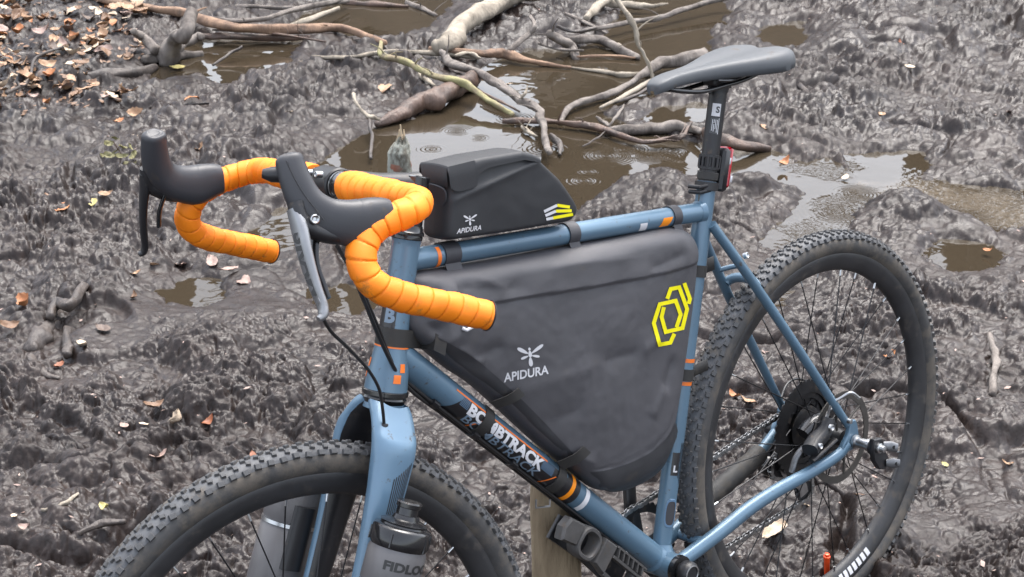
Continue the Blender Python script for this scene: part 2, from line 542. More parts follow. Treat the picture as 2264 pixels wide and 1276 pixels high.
M['mud'] = mat('wet_mud', (.050, .042, .038), .42)
def mud_material():
    m = M['mud']
    t = m.node_tree
    N, L = t.nodes, t.links
    b = N['Principled BSDF']
    tc = N.new('ShaderNodeTexCoord')
    def noise(sc, det=6, ro=.62):
        n = N.new('ShaderNodeTexNoise')
        n.inputs['Scale'].default_value, n.inputs['Detail'].default_value, n.inputs['Roughness'].default_value = sc, det, ro
        L.new(tc.outputs['Object'], n.inputs['Vector'])
        return n.outputs['Fac']
    def ramp(x, stops):
        r = N.new('ShaderNodeValToRGB')
        e = r.color_ramp.elements
        e[0].position, e[0].color = stops[0][0], (*stops[0][1], 1)
        e[1].position, e[1].color = stops[1][0], (*stops[1][1], 1)
        for p, c in stops[2:]:
            q = e.new(p)
            q.color = (*c, 1)
        L.new(x, r.inputs[0])
        return r.outputs[0]
    c1 = ramp(noise(2.2), [(.3, (.0140, .0100, .0094)), (.7, (.032, .0235, .0210))])
    c2 = ramp(noise(55, 6, .7), [(.30, (.55, .53, .52)), (.72, (1.35, 1.3, 1.25))])
    mx = N.new('ShaderNodeMix')
    mx.data_type, mx.blend_type = 'RGBA', 'MULTIPLY'
    mx.inputs[0].default_value = 1
    L.new(c1, mx.inputs[6])
    L.new(c2, mx.inputs[7])
    fl = ramp(noise(230, 3, .6), [(.66, (0, 0, 0)), (.74, (1, 1, 1))])      # crumbs of leaf and chaff pressed into the mud
    fl2 = N.new('ShaderNodeMix')
    fl2.data_type = 'RGBA'
    ms = N.new('ShaderNodeMath')
    ms.operation = 'MULTIPLY'
    ms.inputs[1].default_value = .35
    L.new(fl, ms.inputs[0])
    L.new(ms.outputs[0], fl2.inputs[0])
    L.new(mx.outputs[2], fl2.inputs[6])
    fl2.inputs[7].default_value = (.15, .105, .075, 1)
    L.new(fl2.outputs[2], b.inputs['Base Color'])
    rg = ramp(noise(26, 5, .6), [(.30, (.22,) * 3), (.60, (.52,) * 3)])
    wet = ramp(noise(1.7, 3, .5), [(.38, (.80,) * 3), (.62, (1.15,) * 3)])      # wetter and drier stretches
    ml = N.new('ShaderNodeMix')
    ml.data_type, ml.blend_type = 'RGBA', 'MULTIPLY'
    ml.inputs[0].default_value = 1
    L.new(rg, ml.inputs[6])
    L.new(wet, ml.inputs[7])
    L.new(ml.outputs[2], b.inputs['Roughness'])
    b.inputs['Specular IOR Level'].default_value = .35
    bp = N.new('ShaderNodeBump')
    bp.inputs['Strength'].default_value = .38
    bp.inputs['Distance'].default_value = .004
    L.new(noise(170, 6, .65), bp.inputs['Height'])
    L.new(bp.outputs[0], b.inputs['Normal'])
mud_material()

def build_ground():
    d = [2.25]
    while d[-1] < 7.2:
        d.append(d[-1] + max(.0024, .78 * d[-1] ** 2 / 2533))
    step = d[-1] - d[-2]
    while d[-1] < 150:
        step *= 1.35
        d.append(d[-1] + step)
    back = [2.25]
    step = .006
    while back[-1] > -80:
        step *= 1.35
        back.append(back[-1] - step)
    d = np.array(back[:0:-1] + d)
    s = list(np.linspace(-.40, .40, 1010))
    st, ext = .0016, []
    e = .40
    while e < 30:
        st *= 1.4
        e += st
        ext.append(e)
    s = np.array([-q for q in ext[::-1]] + s + ext)
    D, S = np.meshgrid(d, s, indexing='ij')
    U = S * np.maximum(D, 2.0)
    X = CAM.x + FWD.x * D + RGT.x * U
    Y = CAM.y + FWD.y * D + RGT.y * U
    Z = ground_h(X.ravel(), Y.ravel()).reshape(X.shape)
    GRID.update(d=d, s=s, Z=Z)
    n, m = X.shape
    idx = np.arange(n * m).reshape(n, m)
    q = np.stack([idx[:-1, :-1], idx[:-1, 1:], idx[1:, 1:], idx[1:, :-1]], -1).reshape(-1, 4)
    me = bpy.data.meshes.new('mud_ground')
    me.vertices.add(n * m)
    me.vertices.foreach_set('co', np.stack([X, Y, Z], -1).astype(np.float32).ravel())
    me.loops.add(q.size)
    me.loops.foreach_set('vertex_index', q.ravel().astype(np.int32))
    me.polygons.add(len(q))
    me.polygons.foreach_set('loop_start', np.arange(0, q.size, 4, dtype=np.int32))
    me.polygons.foreach_set('use_smooth', np.ones(len(q), bool))
    me.update(calc_edges=True)
    me.validate()
    me.materials.append(M['mud'])
    o = bpy.data.objects.new('ground', me)
    o['kind'] = 'structure'
    col.objects.link(o)
    return o
ground = build_ground()
if ground.data.polygons[0].normal.z < 0:
    ground.data.flip_normals()

# ------------------------------------------------------------------ water
def water_material():
    m = bpy.data.materials.new('murky_water')
    m.use_nodes = True
    t = m.node_tree
    N, L = t.nodes, t.links
    b = N['Principled BSDF']
    b.inputs['IOR'].default_value = 1.333
    b.inputs['Roughness'].default_value = .015
    geo = N.new('ShaderNodeNewGeometry')
    pos = geo.outputs['Position']
    def mth(op, a, c=None, c2=None):
        x = N.new('ShaderNodeMath')
        x.operation = op
        for i, q in enumerate((a, c, c2)):
            if q is None:
                continue
            if isinstance(q, (int, float)):
                x.inputs[i].default_value = q
            else:
                L.new(q, x.inputs[i])
        return x.outputs[0]
    def dist(p):
        x = N.new('ShaderNodeVectorMath')
        x.operation = 'DISTANCE'
        L.new(pos, x.inputs[0])
        x.inputs[1].default_value = (p.x, p.y, 0)
        return x.outputs['Value']
    def noise(sc, det=3):
        n = N.new('ShaderNodeTexNoise')
        n.inputs['Scale'].default_value, n.inputs['Detail'].default_value = sc, det
        L.new(pos, n.inputs['Vector'])
        return n.outputs['Fac']
    def near(p, a, c):
        r = N.new('ShaderNodeMapRange')
        r.interpolation_type = 'SMOOTHSTEP'
        r.inputs['From Min'].default_value, r.inputs['From Max'].default_value = a, c
        r.inputs['To Min'].default_value, r.inputs['To Max'].default_value = 1, 0
        L.new(mth('ADD', dist(p), mth('MULTIPLY', mth('SUBTRACT', noise(7), .5), .3)), r.inputs['Value'])
        return r.outputs[0]
    # silt stirred up in the little stream on the right
    silt = None
    for px, py, a in ((2010, 420, .16), (2090, 430, .16), (2180, 455, .18), (2240, 470, .16), (1945, 405, .08)):
        q = near(at_ground(px, py), a * .2, a)
        silt = q if silt is None else mth('MAXIMUM', silt, q)
    mx = N.new('ShaderNodeMix')
    mx.data_type = 'RGBA'
    mx.inputs[6].default_value = (.034, .026, .017, 1)
    mx.inputs[7].default_value = (.105, .085, .062, 1)
    L.new(mth('MULTIPLY', silt, mth('MULTIPLY', noise(38, 5), 1.3)), mx.inputs[0])
    L.new(mx.outputs[2], b.inputs['Base Color'])
    # rain rings and ripples
    h = None
    rings = [(1205, 330, .10), (1130, 262, .09), (1010, 290, .08), (955, 330, .07), (1340, 345, .12), (1450, 345, .10), (1290, 400, .08), (1060, 305, .06), (1170, 160, .05), (1240, 175, .05),
             (1300, 380, .05), (1390, 330, .07), (1490, 335, .06), (960, 380, .06), (1900, 430, .12), (1850, 470, .14), (1900, 490, .1), (1400, 250, .05), (1330, 150, .05)]
    for i, (px, py, R) in enumerate(rings):
        dd = dist(at_ground(px, py))
        w = mth('SINE', mth('MULTIPLY', dd, 420 + 60 * (i % 3)))
        fall = N.new('ShaderNodeMapRange')
        fall.inputs['From Min'].default_value, fall.inputs['From Max'].default_value = R * .15, R
        fall.inputs['To Min'].default_value, fall.inputs['To Max'].default_value = 1, 0
        L.new(dd, fall.inputs['Value'])
        w = mth('MULTIPLY', w, mth('POWER', fall.outputs[0], 1.3))
        h = w if h is None else mth('ADD', h, w)
    chop = None
    for px, py, a in ((1830, 375, .14), (1780, 372, .12), (1790, 520, .14), (1870, 455, .12), (2050, 425, .2), (2200, 460, .25)):
        q = near(at_ground(px, py), a * .3, a)
        chop = q if chop is None else mth('MAXIMUM', chop, q)
    h = mth('ADD', mth('MULTIPLY', h, .30), mth('MULTIPLY', mth('MULTIPLY', chop, noise(48, 2)), 2.6))
    h = mth('ADD', h, mth('MULTIPLY', noise(9, 2), .9))
    bp = N.new('ShaderNodeBump')
    bp.inputs['Strength'].default_value = 1.0
    bp.inputs['Distance'].default_value = .0011
    L.new(h, bp.inputs['Height'])
    L.new(bp.outputs[0], b.inputs['Normal'])
    return m
wmb = MB()
c0 = at_ground(1132, 300)
rows = []
for i in range(13):
    rows.append([V((c0.x, c0.y, 0)) + FWD * (-2.6 + i * .6) + RGT * (-3.6 + j * .6) for j in range(13)])
wmb.grid(rows)
water = part('water', wmb, water_material(), None, kind='structure')

# ------------------------------------------------------------------ the leafy bank beyond the pond: out of the frame, mirrored in the water
hb_rows = []
for i in range(15):
    t = i / 14
    row = []
    for j in range(121):
        u = -26 + 52 * j / 120
        p = V((CAM.x, CAM.y, 0)) + FWD * (10.2 + 4.6 * t + .6 * math.sin(u * .5)) + RGT * u
        hgt = 2.35 + .35 * math.sin(u * .9 + 1) + .25 * math.sin(u * 2.3) + .12 * math.sin(u * 6.1)
        hgt += .75 * float(sstep(.9, 2.2, u))
        p.z = -.1 + hgt * float(sstep(0, 1, t)) + .12 * math.sin(i * 2.1 + j * 1.3) * t
        row.append(p)
    hb_rows.append(row)
hb_rows.append([p + FWD * 30 + V((0, 0, -.5)) for p in hb_rows[-1]])
M['bank'] = mat('leafy_bank', (.085, .060, .036), .85, var=.5, vscale=3, bump=.5, bscale=20)
part('hillside', MB().grid(hb_rows), M['bank'], None, kind='structure')

# ------------------------------------------------------------------ bare trees beyond the pond: out of the frame, mirrored in it
M['tree_bark'] = mat('grey_brown_bark', (.075, .062, .048), .85, var=.5, vscale=6, bump=.5, bscale=40, stretch=(1, 1, .25))
def bare_tree(base, h, r, seed, label):
    rnd = random.Random(seed)
    t = thing('bare_tree', label, 'tree', base, lean=False, group='bare trees beyond the pond')
    b = V(base)
    pts = [b + V((rnd.uniform(-.12, .12) * k, rnd.uniform(-.12, .12) * k, h * k / 7 - .2)) for k in range(8)]
    mb = MB().tube(catmull(pts, 3), [r * (1.25 if k == 0 else 1) * (1 - .85 * k / 21) + .01 for k in range(22)], 10)
    part('trunk', mb, M['tree_bark'], t)
    lm = MB()
    def limb(p, d, ln, rr, lvl):
        q = [p]
        dd = d.normalized()
        for k in range(4):
            dd = (dd + V((rnd.uniform(-.3, .3), rnd.uniform(-.3, .3), rnd.uniform(-.1, .25)))).normalized()
            q.append(q[-1] + dd * ln / 4)
        lm.tube(q, [rr * (1 - .2 * k) for k in range(5)], 5 if lvl < 2 else 3, caps=False)
        if lvl < 2:
            for k in range(5 if lvl == 0 else 4):
                s = rnd.choice(q[1:])
                limb(s, dd + V((rnd.uniform(-1, 1), rnd.uniform(-1, 1), rnd.uniform(-.3, .8))), ln * .55, rr * .42, lvl + 1)
    for k in range(int(h * 1.6)):
        z = rnd.uniform(.22, .97)
        a = rnd.uniform(0, 6.28)
        p = b + (pts[min(7, int(z * 7))] - b) * 1.0
        p = V((p.x, p.y, b.z + h * z))
        limb(p, V((math.cos(a), math.sin(a), rnd.uniform(.1, .7))), (1.15 - z) * h * .38, r * .34 * (1.1 - z), 0)
    part('branches', lm, M['tree_bark'], t)
tl = ['bare winter tree beyond the pond, seen only mirrored in the water']
for i, (dd, uu, h, r) in enumerate([(14.5, -2.6, 11, .2), (14.5, -1.25, 12, .16), (14.5, .75, 13, .2), (15.2, 2.1, 10, .12), (15.5, 1.7, 13, .22), (14.5, 4.6, 12, .2), (15, -3.4, 14, .28), (14, -1.4, 13, .2), (16, 1.1, 14, .3),
                                    (17, 5.2, 14, .28), (16, -5.6, 13, .25), (19, .62, 15, .3), (18, 5.0, 15, .26), (20, -2.6, 15, .3), (21, 7.5, 15, .3), (15, 6.2, 11, .18), (15, -5.0, 11, .2)]):
    p = V((CAM.x, CAM.y, 0)) + FWD * dd + RGT * uu
    bare_tree((p.x, p.y, 2.2), h - 2, r, 100 + i, tl[0])
# ================================================================== the bicycle
bike = thing('bicycle', 'steel blue gravel bicycle with orange taped drop handlebar leaning over the mud', 'bicycle')
Y = V((0, 1, 0))
def straight(a, b, n):
    return [V(a).lerp(V(b), k / n) for k in range(n + 1)]
def tube_frame(A, B):
    """axial, left-pointing and up-pointing directions of a tube that lies in the plane of the bicycle"""
    ax = (B - A).normalized()
    up = ax.cross(Y)
    if up.z < 0 or (abs(up.z) < .3 and up.x > 0 and False):
        up = -up
    return ax, up
def patch(A, B, r, t0, t1, a0, a1, nt=8, na=14, edge=None):
    """a piece of print wrapped round the tube A-B; angles from the left side (0) to the top (90)"""
    ax, up = tube_frame(A, B)
    rows = []
    for i in range(nt + 1):
        row = []
        for j in range(na + 1):
            an = R_(a0 + (a1 - a0) * j / na)
            t = t0 + (t1 - t0) * i / nt
            if edge:
                t = edge(t0, t1, i / nt, j / na)
            row.append(A + ax * t + (Y * math.cos(an) + up * math.sin(an)) * (r(t) if callable(r) else r))
        rows.append(row)
    return MB().grid(rows)
def text_mesh(s, size, bold=0.0, shear=0.0, width=1.0, cut=0, space=1.0):
    cu = bpy.data.curves.new('t', 'FONT')
    cu.body, cu.size, cu.offset, cu.shear, cu.align_x, cu.space_character = s, size, bold, shear, 'LEFT', space
    cu.resolution_u = 3
    ob = bpy.data.objects.new('t', cu)
    col.objects.link(ob)
    dg = bpy.context.evaluated_depsgraph_get()
    me = bpy.data.meshes.new_from_object(ob.evaluated_get(dg))
    bpy.data.objects.remove(ob)
    bm = bmesh.new()
    bm.from_mesh(me)
    bpy.data.meshes.remove(me)
    if cut:
        xs = [v.co.x for v in bm.verts]
        ys = [v.co.y for v in bm.verts]
        for ax, lo, hi in ((0, min(xs), max(xs)), (1, min(ys), max(ys))):
            k = lo + cut
            while k < hi:
                n = V((1, 0, 0)) if ax == 0 else V((0, 1, 0))
                bmesh.ops.bisect_plane(bm, geom=bm.verts[:] + bm.edges[:] + bm.faces[:], plane_co=n * k, plane_no=n)
                k += cut
    bmesh.ops.triangulate(bm, faces=[f for f in bm.faces if len(f.verts) > 4])
    v = [V((p.co.x * width, p.co.y, 0)) for p in bm.verts]
    bm.verts.index_update()
    f = [tuple(q.index for q in fc.verts) for fc in bm.faces]
    bm.free()
    return v, f

# ---- main tubes
def ht_r(t):            # head tube: t from the bottom
    return float(np.interp(t, [0, .02, .045, .075, .12, .188, .194], [.0280, .0268, .0230, .0192, .0182, .0182, .0195]))
HL = (HTT - HTB).length
mb = MB().lathe(HTB, HAD, [(HL * k / 40, ht_r(HL * k / 40)) for k in range(41)], 40)
head_tube = part('head_tube', mb, M['paint'], bike)
top_tube = part('top_tube', MB().tube(straight(TTH, TTS, 10), .0146, 28), M['paint'], bike)
down_tube = part('down_tube', MB().tube(straight(DTH, BB, 10), .0205, 32), M['paint'], bike)
seat_tube = part('seat_tube', MB().tube(straight(BB, STT, 12), .0148, 28), M['paint'], bike)
mb = MB()
ws = TTS + V((.014, 0, .002))
mb.tube([TTS + (TTH - TTS).normalized() * .008, TTS + (TTH - TTS).normalized() * .017], [.0185, .0149], 28, caps=False)
mb.lathe(BB + STD * .017, STD, [(0, .0225), (.006, .0185), (.014, .0150)], 28, False)
mb.tube([BB + (DTH - BB).normalized() * .018, BB + (DTH - BB).normalized() * .026], [.0235, .0207], 30, caps=False)
part('weld_bead', mb, M['paint'], seat_tube, kind='stuff')
mb = MB().lathe(BB - Y * .0365, Y, [(0, .0185), (.0005, .0215), (.0725, .0215), (.073, .0185)], 36)
bb_shell = part('bottom_bracket_shell', mb, M['paint'], bike)
for sgn in (1, -1):
    mb = MB().lathe(BB + Y * .0368 * sgn, Y * sgn, [(0, .0222), (.003, .0228), (.008, .0222), (.0085, .016)], 36)
    part('bearing_cup', mb, M['gloss'], bike)
mb = MB().lathe(BB + Y * .0452, Y, [(0, .013), (.006, .0175), (.012, .0185), (.019, .0178), (.0225, .0150), (.0228, .0118), (.0215, .0112), (.0212, .0)], 32)
part('crank_end', mb, M['black'], bike)
mb = MB().lathe(BB + Y * .0665, Y, [(0, .0148), (.0016, .0146), (.002, .0126), (.0014, .0120)], 32, False)
part('crank_end_ring', mb, M['alu'], bike)

# ---- rear triangle
for s in (1, -1):
    a = TTS - STD * .02 + Y * (.0145 * s) + V((-.006, 0, .0))
    b = REAR + V((.004, .068 * s, .028))
    mid = a.lerp(b, .45) + Y * (.005 * s)
    pts = catmull([a, a.lerp(b, .2) + Y * (.004 * s), mid, a.lerp(b, .8) + Y * (.002 * s), b], 6)
    st = part('seat_stay', MB().tube(pts, [.0078] * 15 + list(np.linspace(.0078, .0066, 10)), 18), M['paint'], bike)
    c = [BB + V((-.020, .030 * s, .004)), at_bike(1612, 1162, .040) if s > 0 else None, None, None]
    if s > 0:
        c = [BB + V((-.012, .027, .0)), at_bike(1590, 1178, .035), at_bike(1660, 1122, .040), at_bike(1722, 1082, .046), at_bike(1790, 1045, .056), at_bike(1850, 1008, .068), REAR + V((.012, .0715, -.002))]
    else:
        l = [BB + V((-.012, .027, .0)), at_bike(1590, 1178, .035), at_bike(1660, 1122, .040), at_bike(1722, 1082, .046), at_bike(1790, 1045, .056), at_bike(1850, 1008, .068), REAR + V((.012, .0715, -.002))]
        c = [V((p.x, -p.y, p.z)) for p in l]
    pts = catmull(c, 6)
    rr = list(np.interp(np.linspace(0, 1, len(pts)), [0, .25, .5, .8, 1], [.0118, .0118, .0112, .0098, .0085]))
    cs = part('chain_stay', MB().tube(pts, [(q * 1.06, q * .92) for q in rr], 20), M['paint'], bike)
    if s < 0:
        part('neoprene_wrap', MB().tube(pts[7:26], [.0165 - .001 * math.sin(k * 2.1) for k in range(19)], 20), M['strap_dirty'], cs, label='dark wrap round the far chain stay')
    # dropout plate
    o = [REAR + V((.030, 0, .0)), REAR + V((.014, 0, .016)), REAR + V((.004, 0, .036)), REAR + V((-.009, 0, .034)), REAR + V((-.014, 0, .010)), REAR + V((-.012, 0, -.010)), REAR + V((.006, 0, -.014)), REAR + V((.028, 0, -.011))]
    o = [p + Y * (.0715 * s) for p in catmull(o, 3, True)]
    part('dropout', MB().prism(o, Y, .009, .0015), M['paint'], bike)
    if s > 0:
        q = at_bike(1650, 567, .034)
        part('mount_bolt', MB().lathe(q - Y * .004, Y + V((-.2, 0, .3)), [(0, .005), (.006, .005), (.0065, .0035), (.005, .0025)], 12), M['alu'], st)
        q = REAR + V((.010, .073, .040))
        part('mount_bolt', MB().lathe(q, Y, [(0, .0045), (.006, .0045), (.0065, .003)], 12), M['alu'], st)
    else:
        q = a.lerp(b, .235)
        part('mount_boss', MB().tube([q, q + V((-.012, .014, .004)), q + V((-.018, .021, .005))], .0042, 12), M['paint'], st)
bp = []
for k in range(13):
    an = math.pi * k / 12
    bp.append(V((-.2335 - .010 * math.sin(an), .030 * math.cos(an), .6555 + .0105 * math.sin(an))))
bridge = part('stay_bridge', MB().tube(bp, .0078, 16), M['paint'], bike)
part('bridge_hole', MB().lathe(bp[6] + V((-.001, .006, .0066)), V((0.05, .25, 1)), [(0, .002), (.0012, .002), (.0013, .0)], 10), M['gloss'], bridge)
mb = MB().tube([BB + V((-.075, y, .010)) for y in (-.033, 0, .033)], .0085, 14)
part('chainstay_bridge', mb, M['paint'], bike)

# ---- seat post, clamp, saddle
post = part('seat_post', MB().tube(straight(STT - STD * .03, STT + STD * .147, 8), .0136, 28), M['black'], bike)
# printed scale on the post
def post_lab(t0, t1, a0, a1, mtl, name, dr=.0002):
    part(name, patch(STT, STT + STD * .2, .0136 + dr, t0, t1, a0, a1, 3, 6), mtl, post)
post_lab(.098, .117, 20, 75, M['white_print'], 'white_label')
post_lab(.072, .0955, 20, 75, M['gloss'], 'black_label')
post_lab(.0715, .0955, 20, 24, M['white_print'], 'label_edge', .0004)
def on_tube(A, B, r, v, t0, mid_ang, flip=1, run='axis'):
    """wraps flat lettering on a tube. run 'axis': reads from A to B; 'rev': reads from B to A; 'round': reads round the tube"""
    ax, up = tube_frame(A, B)
    res = []
    for p in v:
        if run == 'axis':
            t, c = t0 + p.x, p.y
        elif run == 'rev':
            t, c = t0 - p.x, -p.y
        else:
            t, c = t0 + p.y, p.x
        an = R_(mid_ang) + c / r * flip
        res.append(A + ax * t + (Y * math.cos(an) + up * math.sin(an)) * r)
    return res
v, f = text_mesh('S', .013, .0004, cut=.003)
part('label_letter', MB().add(on_tube(STT, STT + STD * .2, .0141, v, .1035, 50, -1, 'round'), f), M['bottle_print'], post)
for a0, t0, t1 in ((30, .0735, .0930), (40, .0790, .0930), (50, .0750, .0860), (50, .0875, .0930), (60, .0760, .0930)):      # lines of print too small to read
    part('label_line', patch(STT, STT + STD * .2, .0141, t0, t1, a0, a0 + 4, 4, 2), M['white_print'], post)
mb = MB().lathe(STT - STD * .0135, STD, [(0, .0165), (.0006, .0182), (.0125, .0182), (.0130, .0150)], 30)
clamp = part('seat_clamp', mb, M['black'], bike)
for dz in (-.004, .004):
    mb = MB().tube([STT - STD * .007 + V((.006, .012, dz)), STT - STD * .007 + V((.0235, .007, dz)), STT - STD * .007 + V((.026, -.012, dz))], .0034, 10)
    part('clamp_bolt', mb, M['black'], clamp)
ax, up = tube_frame(BB, STT)
mb = patch(BB, STT, .0150, STT.z * 0 + (STT - BB).length - .032, (STT - BB).length - .012, 82, 92, 4, 3)
part('seat_tube_slot', mb, M['gloss'], seat_tube)
# saddle head clamp
sc = STT + STD * .150
mb = MB().tube([STT + STD * .135, STT + STD * .150], [.0150, .0165], 20)
mb.box(sc + V((0, 0, .004)), (.05, .026, .012), bev=.003)
mb.box(sc + V((0, 0, .014)), (.042, .05, .008), bev=.003)
part('saddle_clamp', mb, M['black'], bike)
mb = MB()
for x in (-.022, .022):
    mb.tube([sc + V((x, 0, -.014)), sc + V((x, 0, .022))], .0032, 8)
part('clamp_bolt', mb, M['dark_steel'], bike)
saddle = group_part('saddle', bike)
# shell: cross sections from nose to tail (x, half width, top z, edge drop)
SX = [-.064, -.067, -.079, -.103, -.135, -.163, -.195, -.228, -.260, -.287, -.307, -.320, -.3245]
SWd = [.004, .013, .0185, .0205, .023, .029, .041, .056, .068, .0725, .069, .060, .045]
SZ = [1.0040, 1.0105, 1.0155, 1.0185, 1.0188, 1.0190, 1.0198, 1.0205, 1.0215, 1.0228, 1.0230, 1.0215, 1.0190]
SD_ = [.002, .006, .009, .010, .011, .013, .016, .019, .021, .022, .020, .016, .010]
n = 8
sx, sw, sz, sdp = (cat1(q, n) for q in (SX, SWd, SZ, SD_))
rows = []
for i in range(len(sx)):
    row = []
    tail = float(sstep(-.24, -.335, -(-sx[i])) if False else sstep(.22, .335, -sx[i]))
    for k in range(25):
        u = -1 + 2 * k / 24
        au = abs(u)
        w = sw[i]
        y = w * math.sin(min(1, au * 1.06) * math.pi / 2) ** .92 * (1 if u > 0 else -1)
        z = sz[i] - sdp[i] * (max(0, au - .50) / .50) ** 2.2 - (.005 + .006 * tail) * au ** 2
        z -= .0028 * math.exp(-(u / .16) ** 2) * float(sstep(.10, .17, -sx[i]))         # pressure channel
        x = sx[i] + tail * (.0 + .011 * math.exp(-(u / .17) ** 2)) - .0 * au
        if au > .95:
            y *= .985
        row.append(V((x, y, z)))
    # underside
    for k in range(24, -1, -1):
        u = -1 + 2 * k / 24
        p = row[k]
        row.append(V((p.x, p.y * .90, min(p.z - .003, sz[i] - sdp[i] * .72 - .002) if abs(u) < .8 else p.z - .003)))
    rows.append(row)
part('saddle_cover', MB().rings(rows), M['saddle'], saddle, angle=60)
for s in (1, -1):
    pts = catmull([V((-.088, .012 * s, .999)), V((-.11, .017 * s, .992)), V((-.15, .021 * s, .984)), V((-.20, .022 * s, .983)), V((-.245, .024 * s, .984)), V((-.275, .032 * s, .992)), V((-.30, .045 * s, 1.006))], 6)
    part('rail', MB().tube(pts, .0035, 10), M['gloss'], saddle)
mb = MB().tube(catmull([V((-.17, .034, .997)), V((-.20, .036, .992)), V((-.235, .037, .994))], 5), .002, 8)
part('rail_clip', mb, M['gloss'], saddle)

# ---- headset, stem
mb = MB().lathe(HTB - HAD * .0145, HAD, [(-.003, .0215), (-.0025, .0262), (.0035, .0290), (.0065, .0272), (.0082, .0300), (.0132, .0302), (.0145, .0282)], 40)
part('lower_headset', mb, M['gloss'], bike)
mb = MB().lathe(HTT, HAD, [(0, .0185), (.0008, .0200), (.004, .0202), (.006, .0196), (.0065, .0212), (.0095, .0215), (.012, .0190), (.018, .0180), (.0185, .0172), (.045, .0172), (.0455, .0186), (.080, .0186), (.0815, .0150), (.083, .0)], 36)
part('headset_spacers', mb, M['gloss'], bike)
BAR = V((.4985, 0, .9965))
sa = HTT + HAD * .066
stem = part('stem', MB().tube([sa + (BAR - sa).normalized() * q for q in (-.004, .012, .05, (BAR - sa).length - .014)], [.0205, .0185, .0165, .0185], 24, sq=.92), M['black'], bike, steer=True)
mb = MB().tube([BAR - Y * .023, BAR - Y * .021, BAR + Y * .021, BAR + Y * .023], [.0195, .0215, .0215, .0195], 28)
part('faceplate', mb, M['black'], stem, steer=True)
for y in (-.014, .014):
    for z in (-.017, .017):
        q = BAR + V((.018, y, z))
        part('stem_bolt', MB().lathe(q, V((1, 0, .25)), [(0, .0042), (.008, .0042), (.0085, .003), (.006, .002)], 12), M['alu'], stem, steer=True)
for y in (.0265, -.0265, .033, -.033):
    part('bar_ring', MB().lathe(BAR + Y * (y - .0015), Y, [(0, .0150), (.0003, .0185), (.003, .0185), (.0033, .0150)], 26), M['alu'] if abs(y) < .03 else M['gloss'], stem, steer=True)
mb = MB().lathe(BAR + Y * .036, Y, [(0, .0155), (.001, .0195), (.009, .0195), (.010, .0158)], 26)
mb.lathe(BAR + V((.014, .041, -.022)), V((0, 1, 0)), [(-.008, .008), (-.007, .011), (.007, .011), (.008, .008)], 18)
part('bell_clamp', mb, M['gloss'], bike, steer=True)

# ---- handlebar with tape, hoods, levers (built on the left and mirrored)
def drop_path():
    top = [BAR + Y * .045, BAR + Y * .10, BAR + V((-.001, .150, 0)), BAR + V((-.003, .188, -.0005)), BAR + V((.0015, .214, -.0015)), V((.522, .2305, .9925)), V((.553, .2320, .9890)), V((.578, .2335, .980))]
    low = [V((.594, .241, .963)), V((.5965, .249, .942)), V((.584, .2565, .9235)), V((.560, .2635, .9085)), V((.530, .270, .8945)), V((.500, .2755, .8805)), V((.4715, .2805, .8665))]
    return catmull(top + low, 14)
path = drop_path()
arc = [0]
for i in range(1, len(path)):
    arc.append(arc[-1] + (path[i] - path[i - 1]).length)
PITCH = .0180
def tape_radius(s):
    ph = (s / PITCH) % 1.0
    r = .0160 + .0036 * (1 - min(1, max(0, (s - .03) / .12))) + .0005 * math.sin(math.pi * ph) ** .6 + .0008 * ph - .0014 * math.exp(-(min(ph, 1 - ph) / .04) ** 2)
    return r
def resample(path, arc, step):
    pts, ss = [], []
    s = 0
    i = 0
    while s < arc[-1]:
        while arc[i + 1] < s:
            i += 1
        t = (s - arc[i]) / (arc[i + 1] - arc[i])
        pts.append(path[i].lerp(path[i + 1], t))
        ss.append(s)
        s += step
    return pts, ss
def taped(side):
    pts, ss = resample(path, arc, .0010)
    n = 26
    rings = []
    la = None
    for i, p in enumerate(pts):
        t = (pts[min(i + 1, len(pts) - 1)] - pts[max(i - 1, 0)]).normalized()
        a = V((0, 0, 1)) - t * t.z if la is None else la - t * la.dot(t)
        a.normalize()
        la = a
        b = t.cross(a)
        ring = []
        for k in range(n):
            an = 2 * math.pi * k / n
            s = ss[i] + PITCH * .22 * math.sin(an + (0 if side > 0 else 2))     # the wraps run slightly askew
            wob = .0004 * math.sin(an * 2 + ss[i] * 90) + .0003 * math.sin(an * 3 - ss[i] * 160)
            q = p + (a * math.cos(an) + b * math.sin(an)) * (tape_radius(s) + wob)
            ring.append(V((q.x, q.y * side, q.z)))
        rings.append(ring)
    return MB().rings(rings)
for s in (1, -1):
    hb = part('bar_tape', taped(s), M['tape'], bike, steer=True, angle=50)
    e, e2 = path[-1].copy(), (path[-1] - path[-6]).normalized()
    e.y *= s
    e2.y *= s
    part('bar_end_plug', MB().lathe(e - e2 * .001, e2, [(0, .0178), (.002, .0170), (.0035, .012), (.004, 0)], 22), M['black'], hb, steer=True)
mb = MB().tube([BAR - Y * .05, BAR + Y * .05], .0158, 26)
part('handlebar', mb, M['black'], bike, steer=True)

def mir(s, p):
    return V((p.x, p.y * s, p.z))
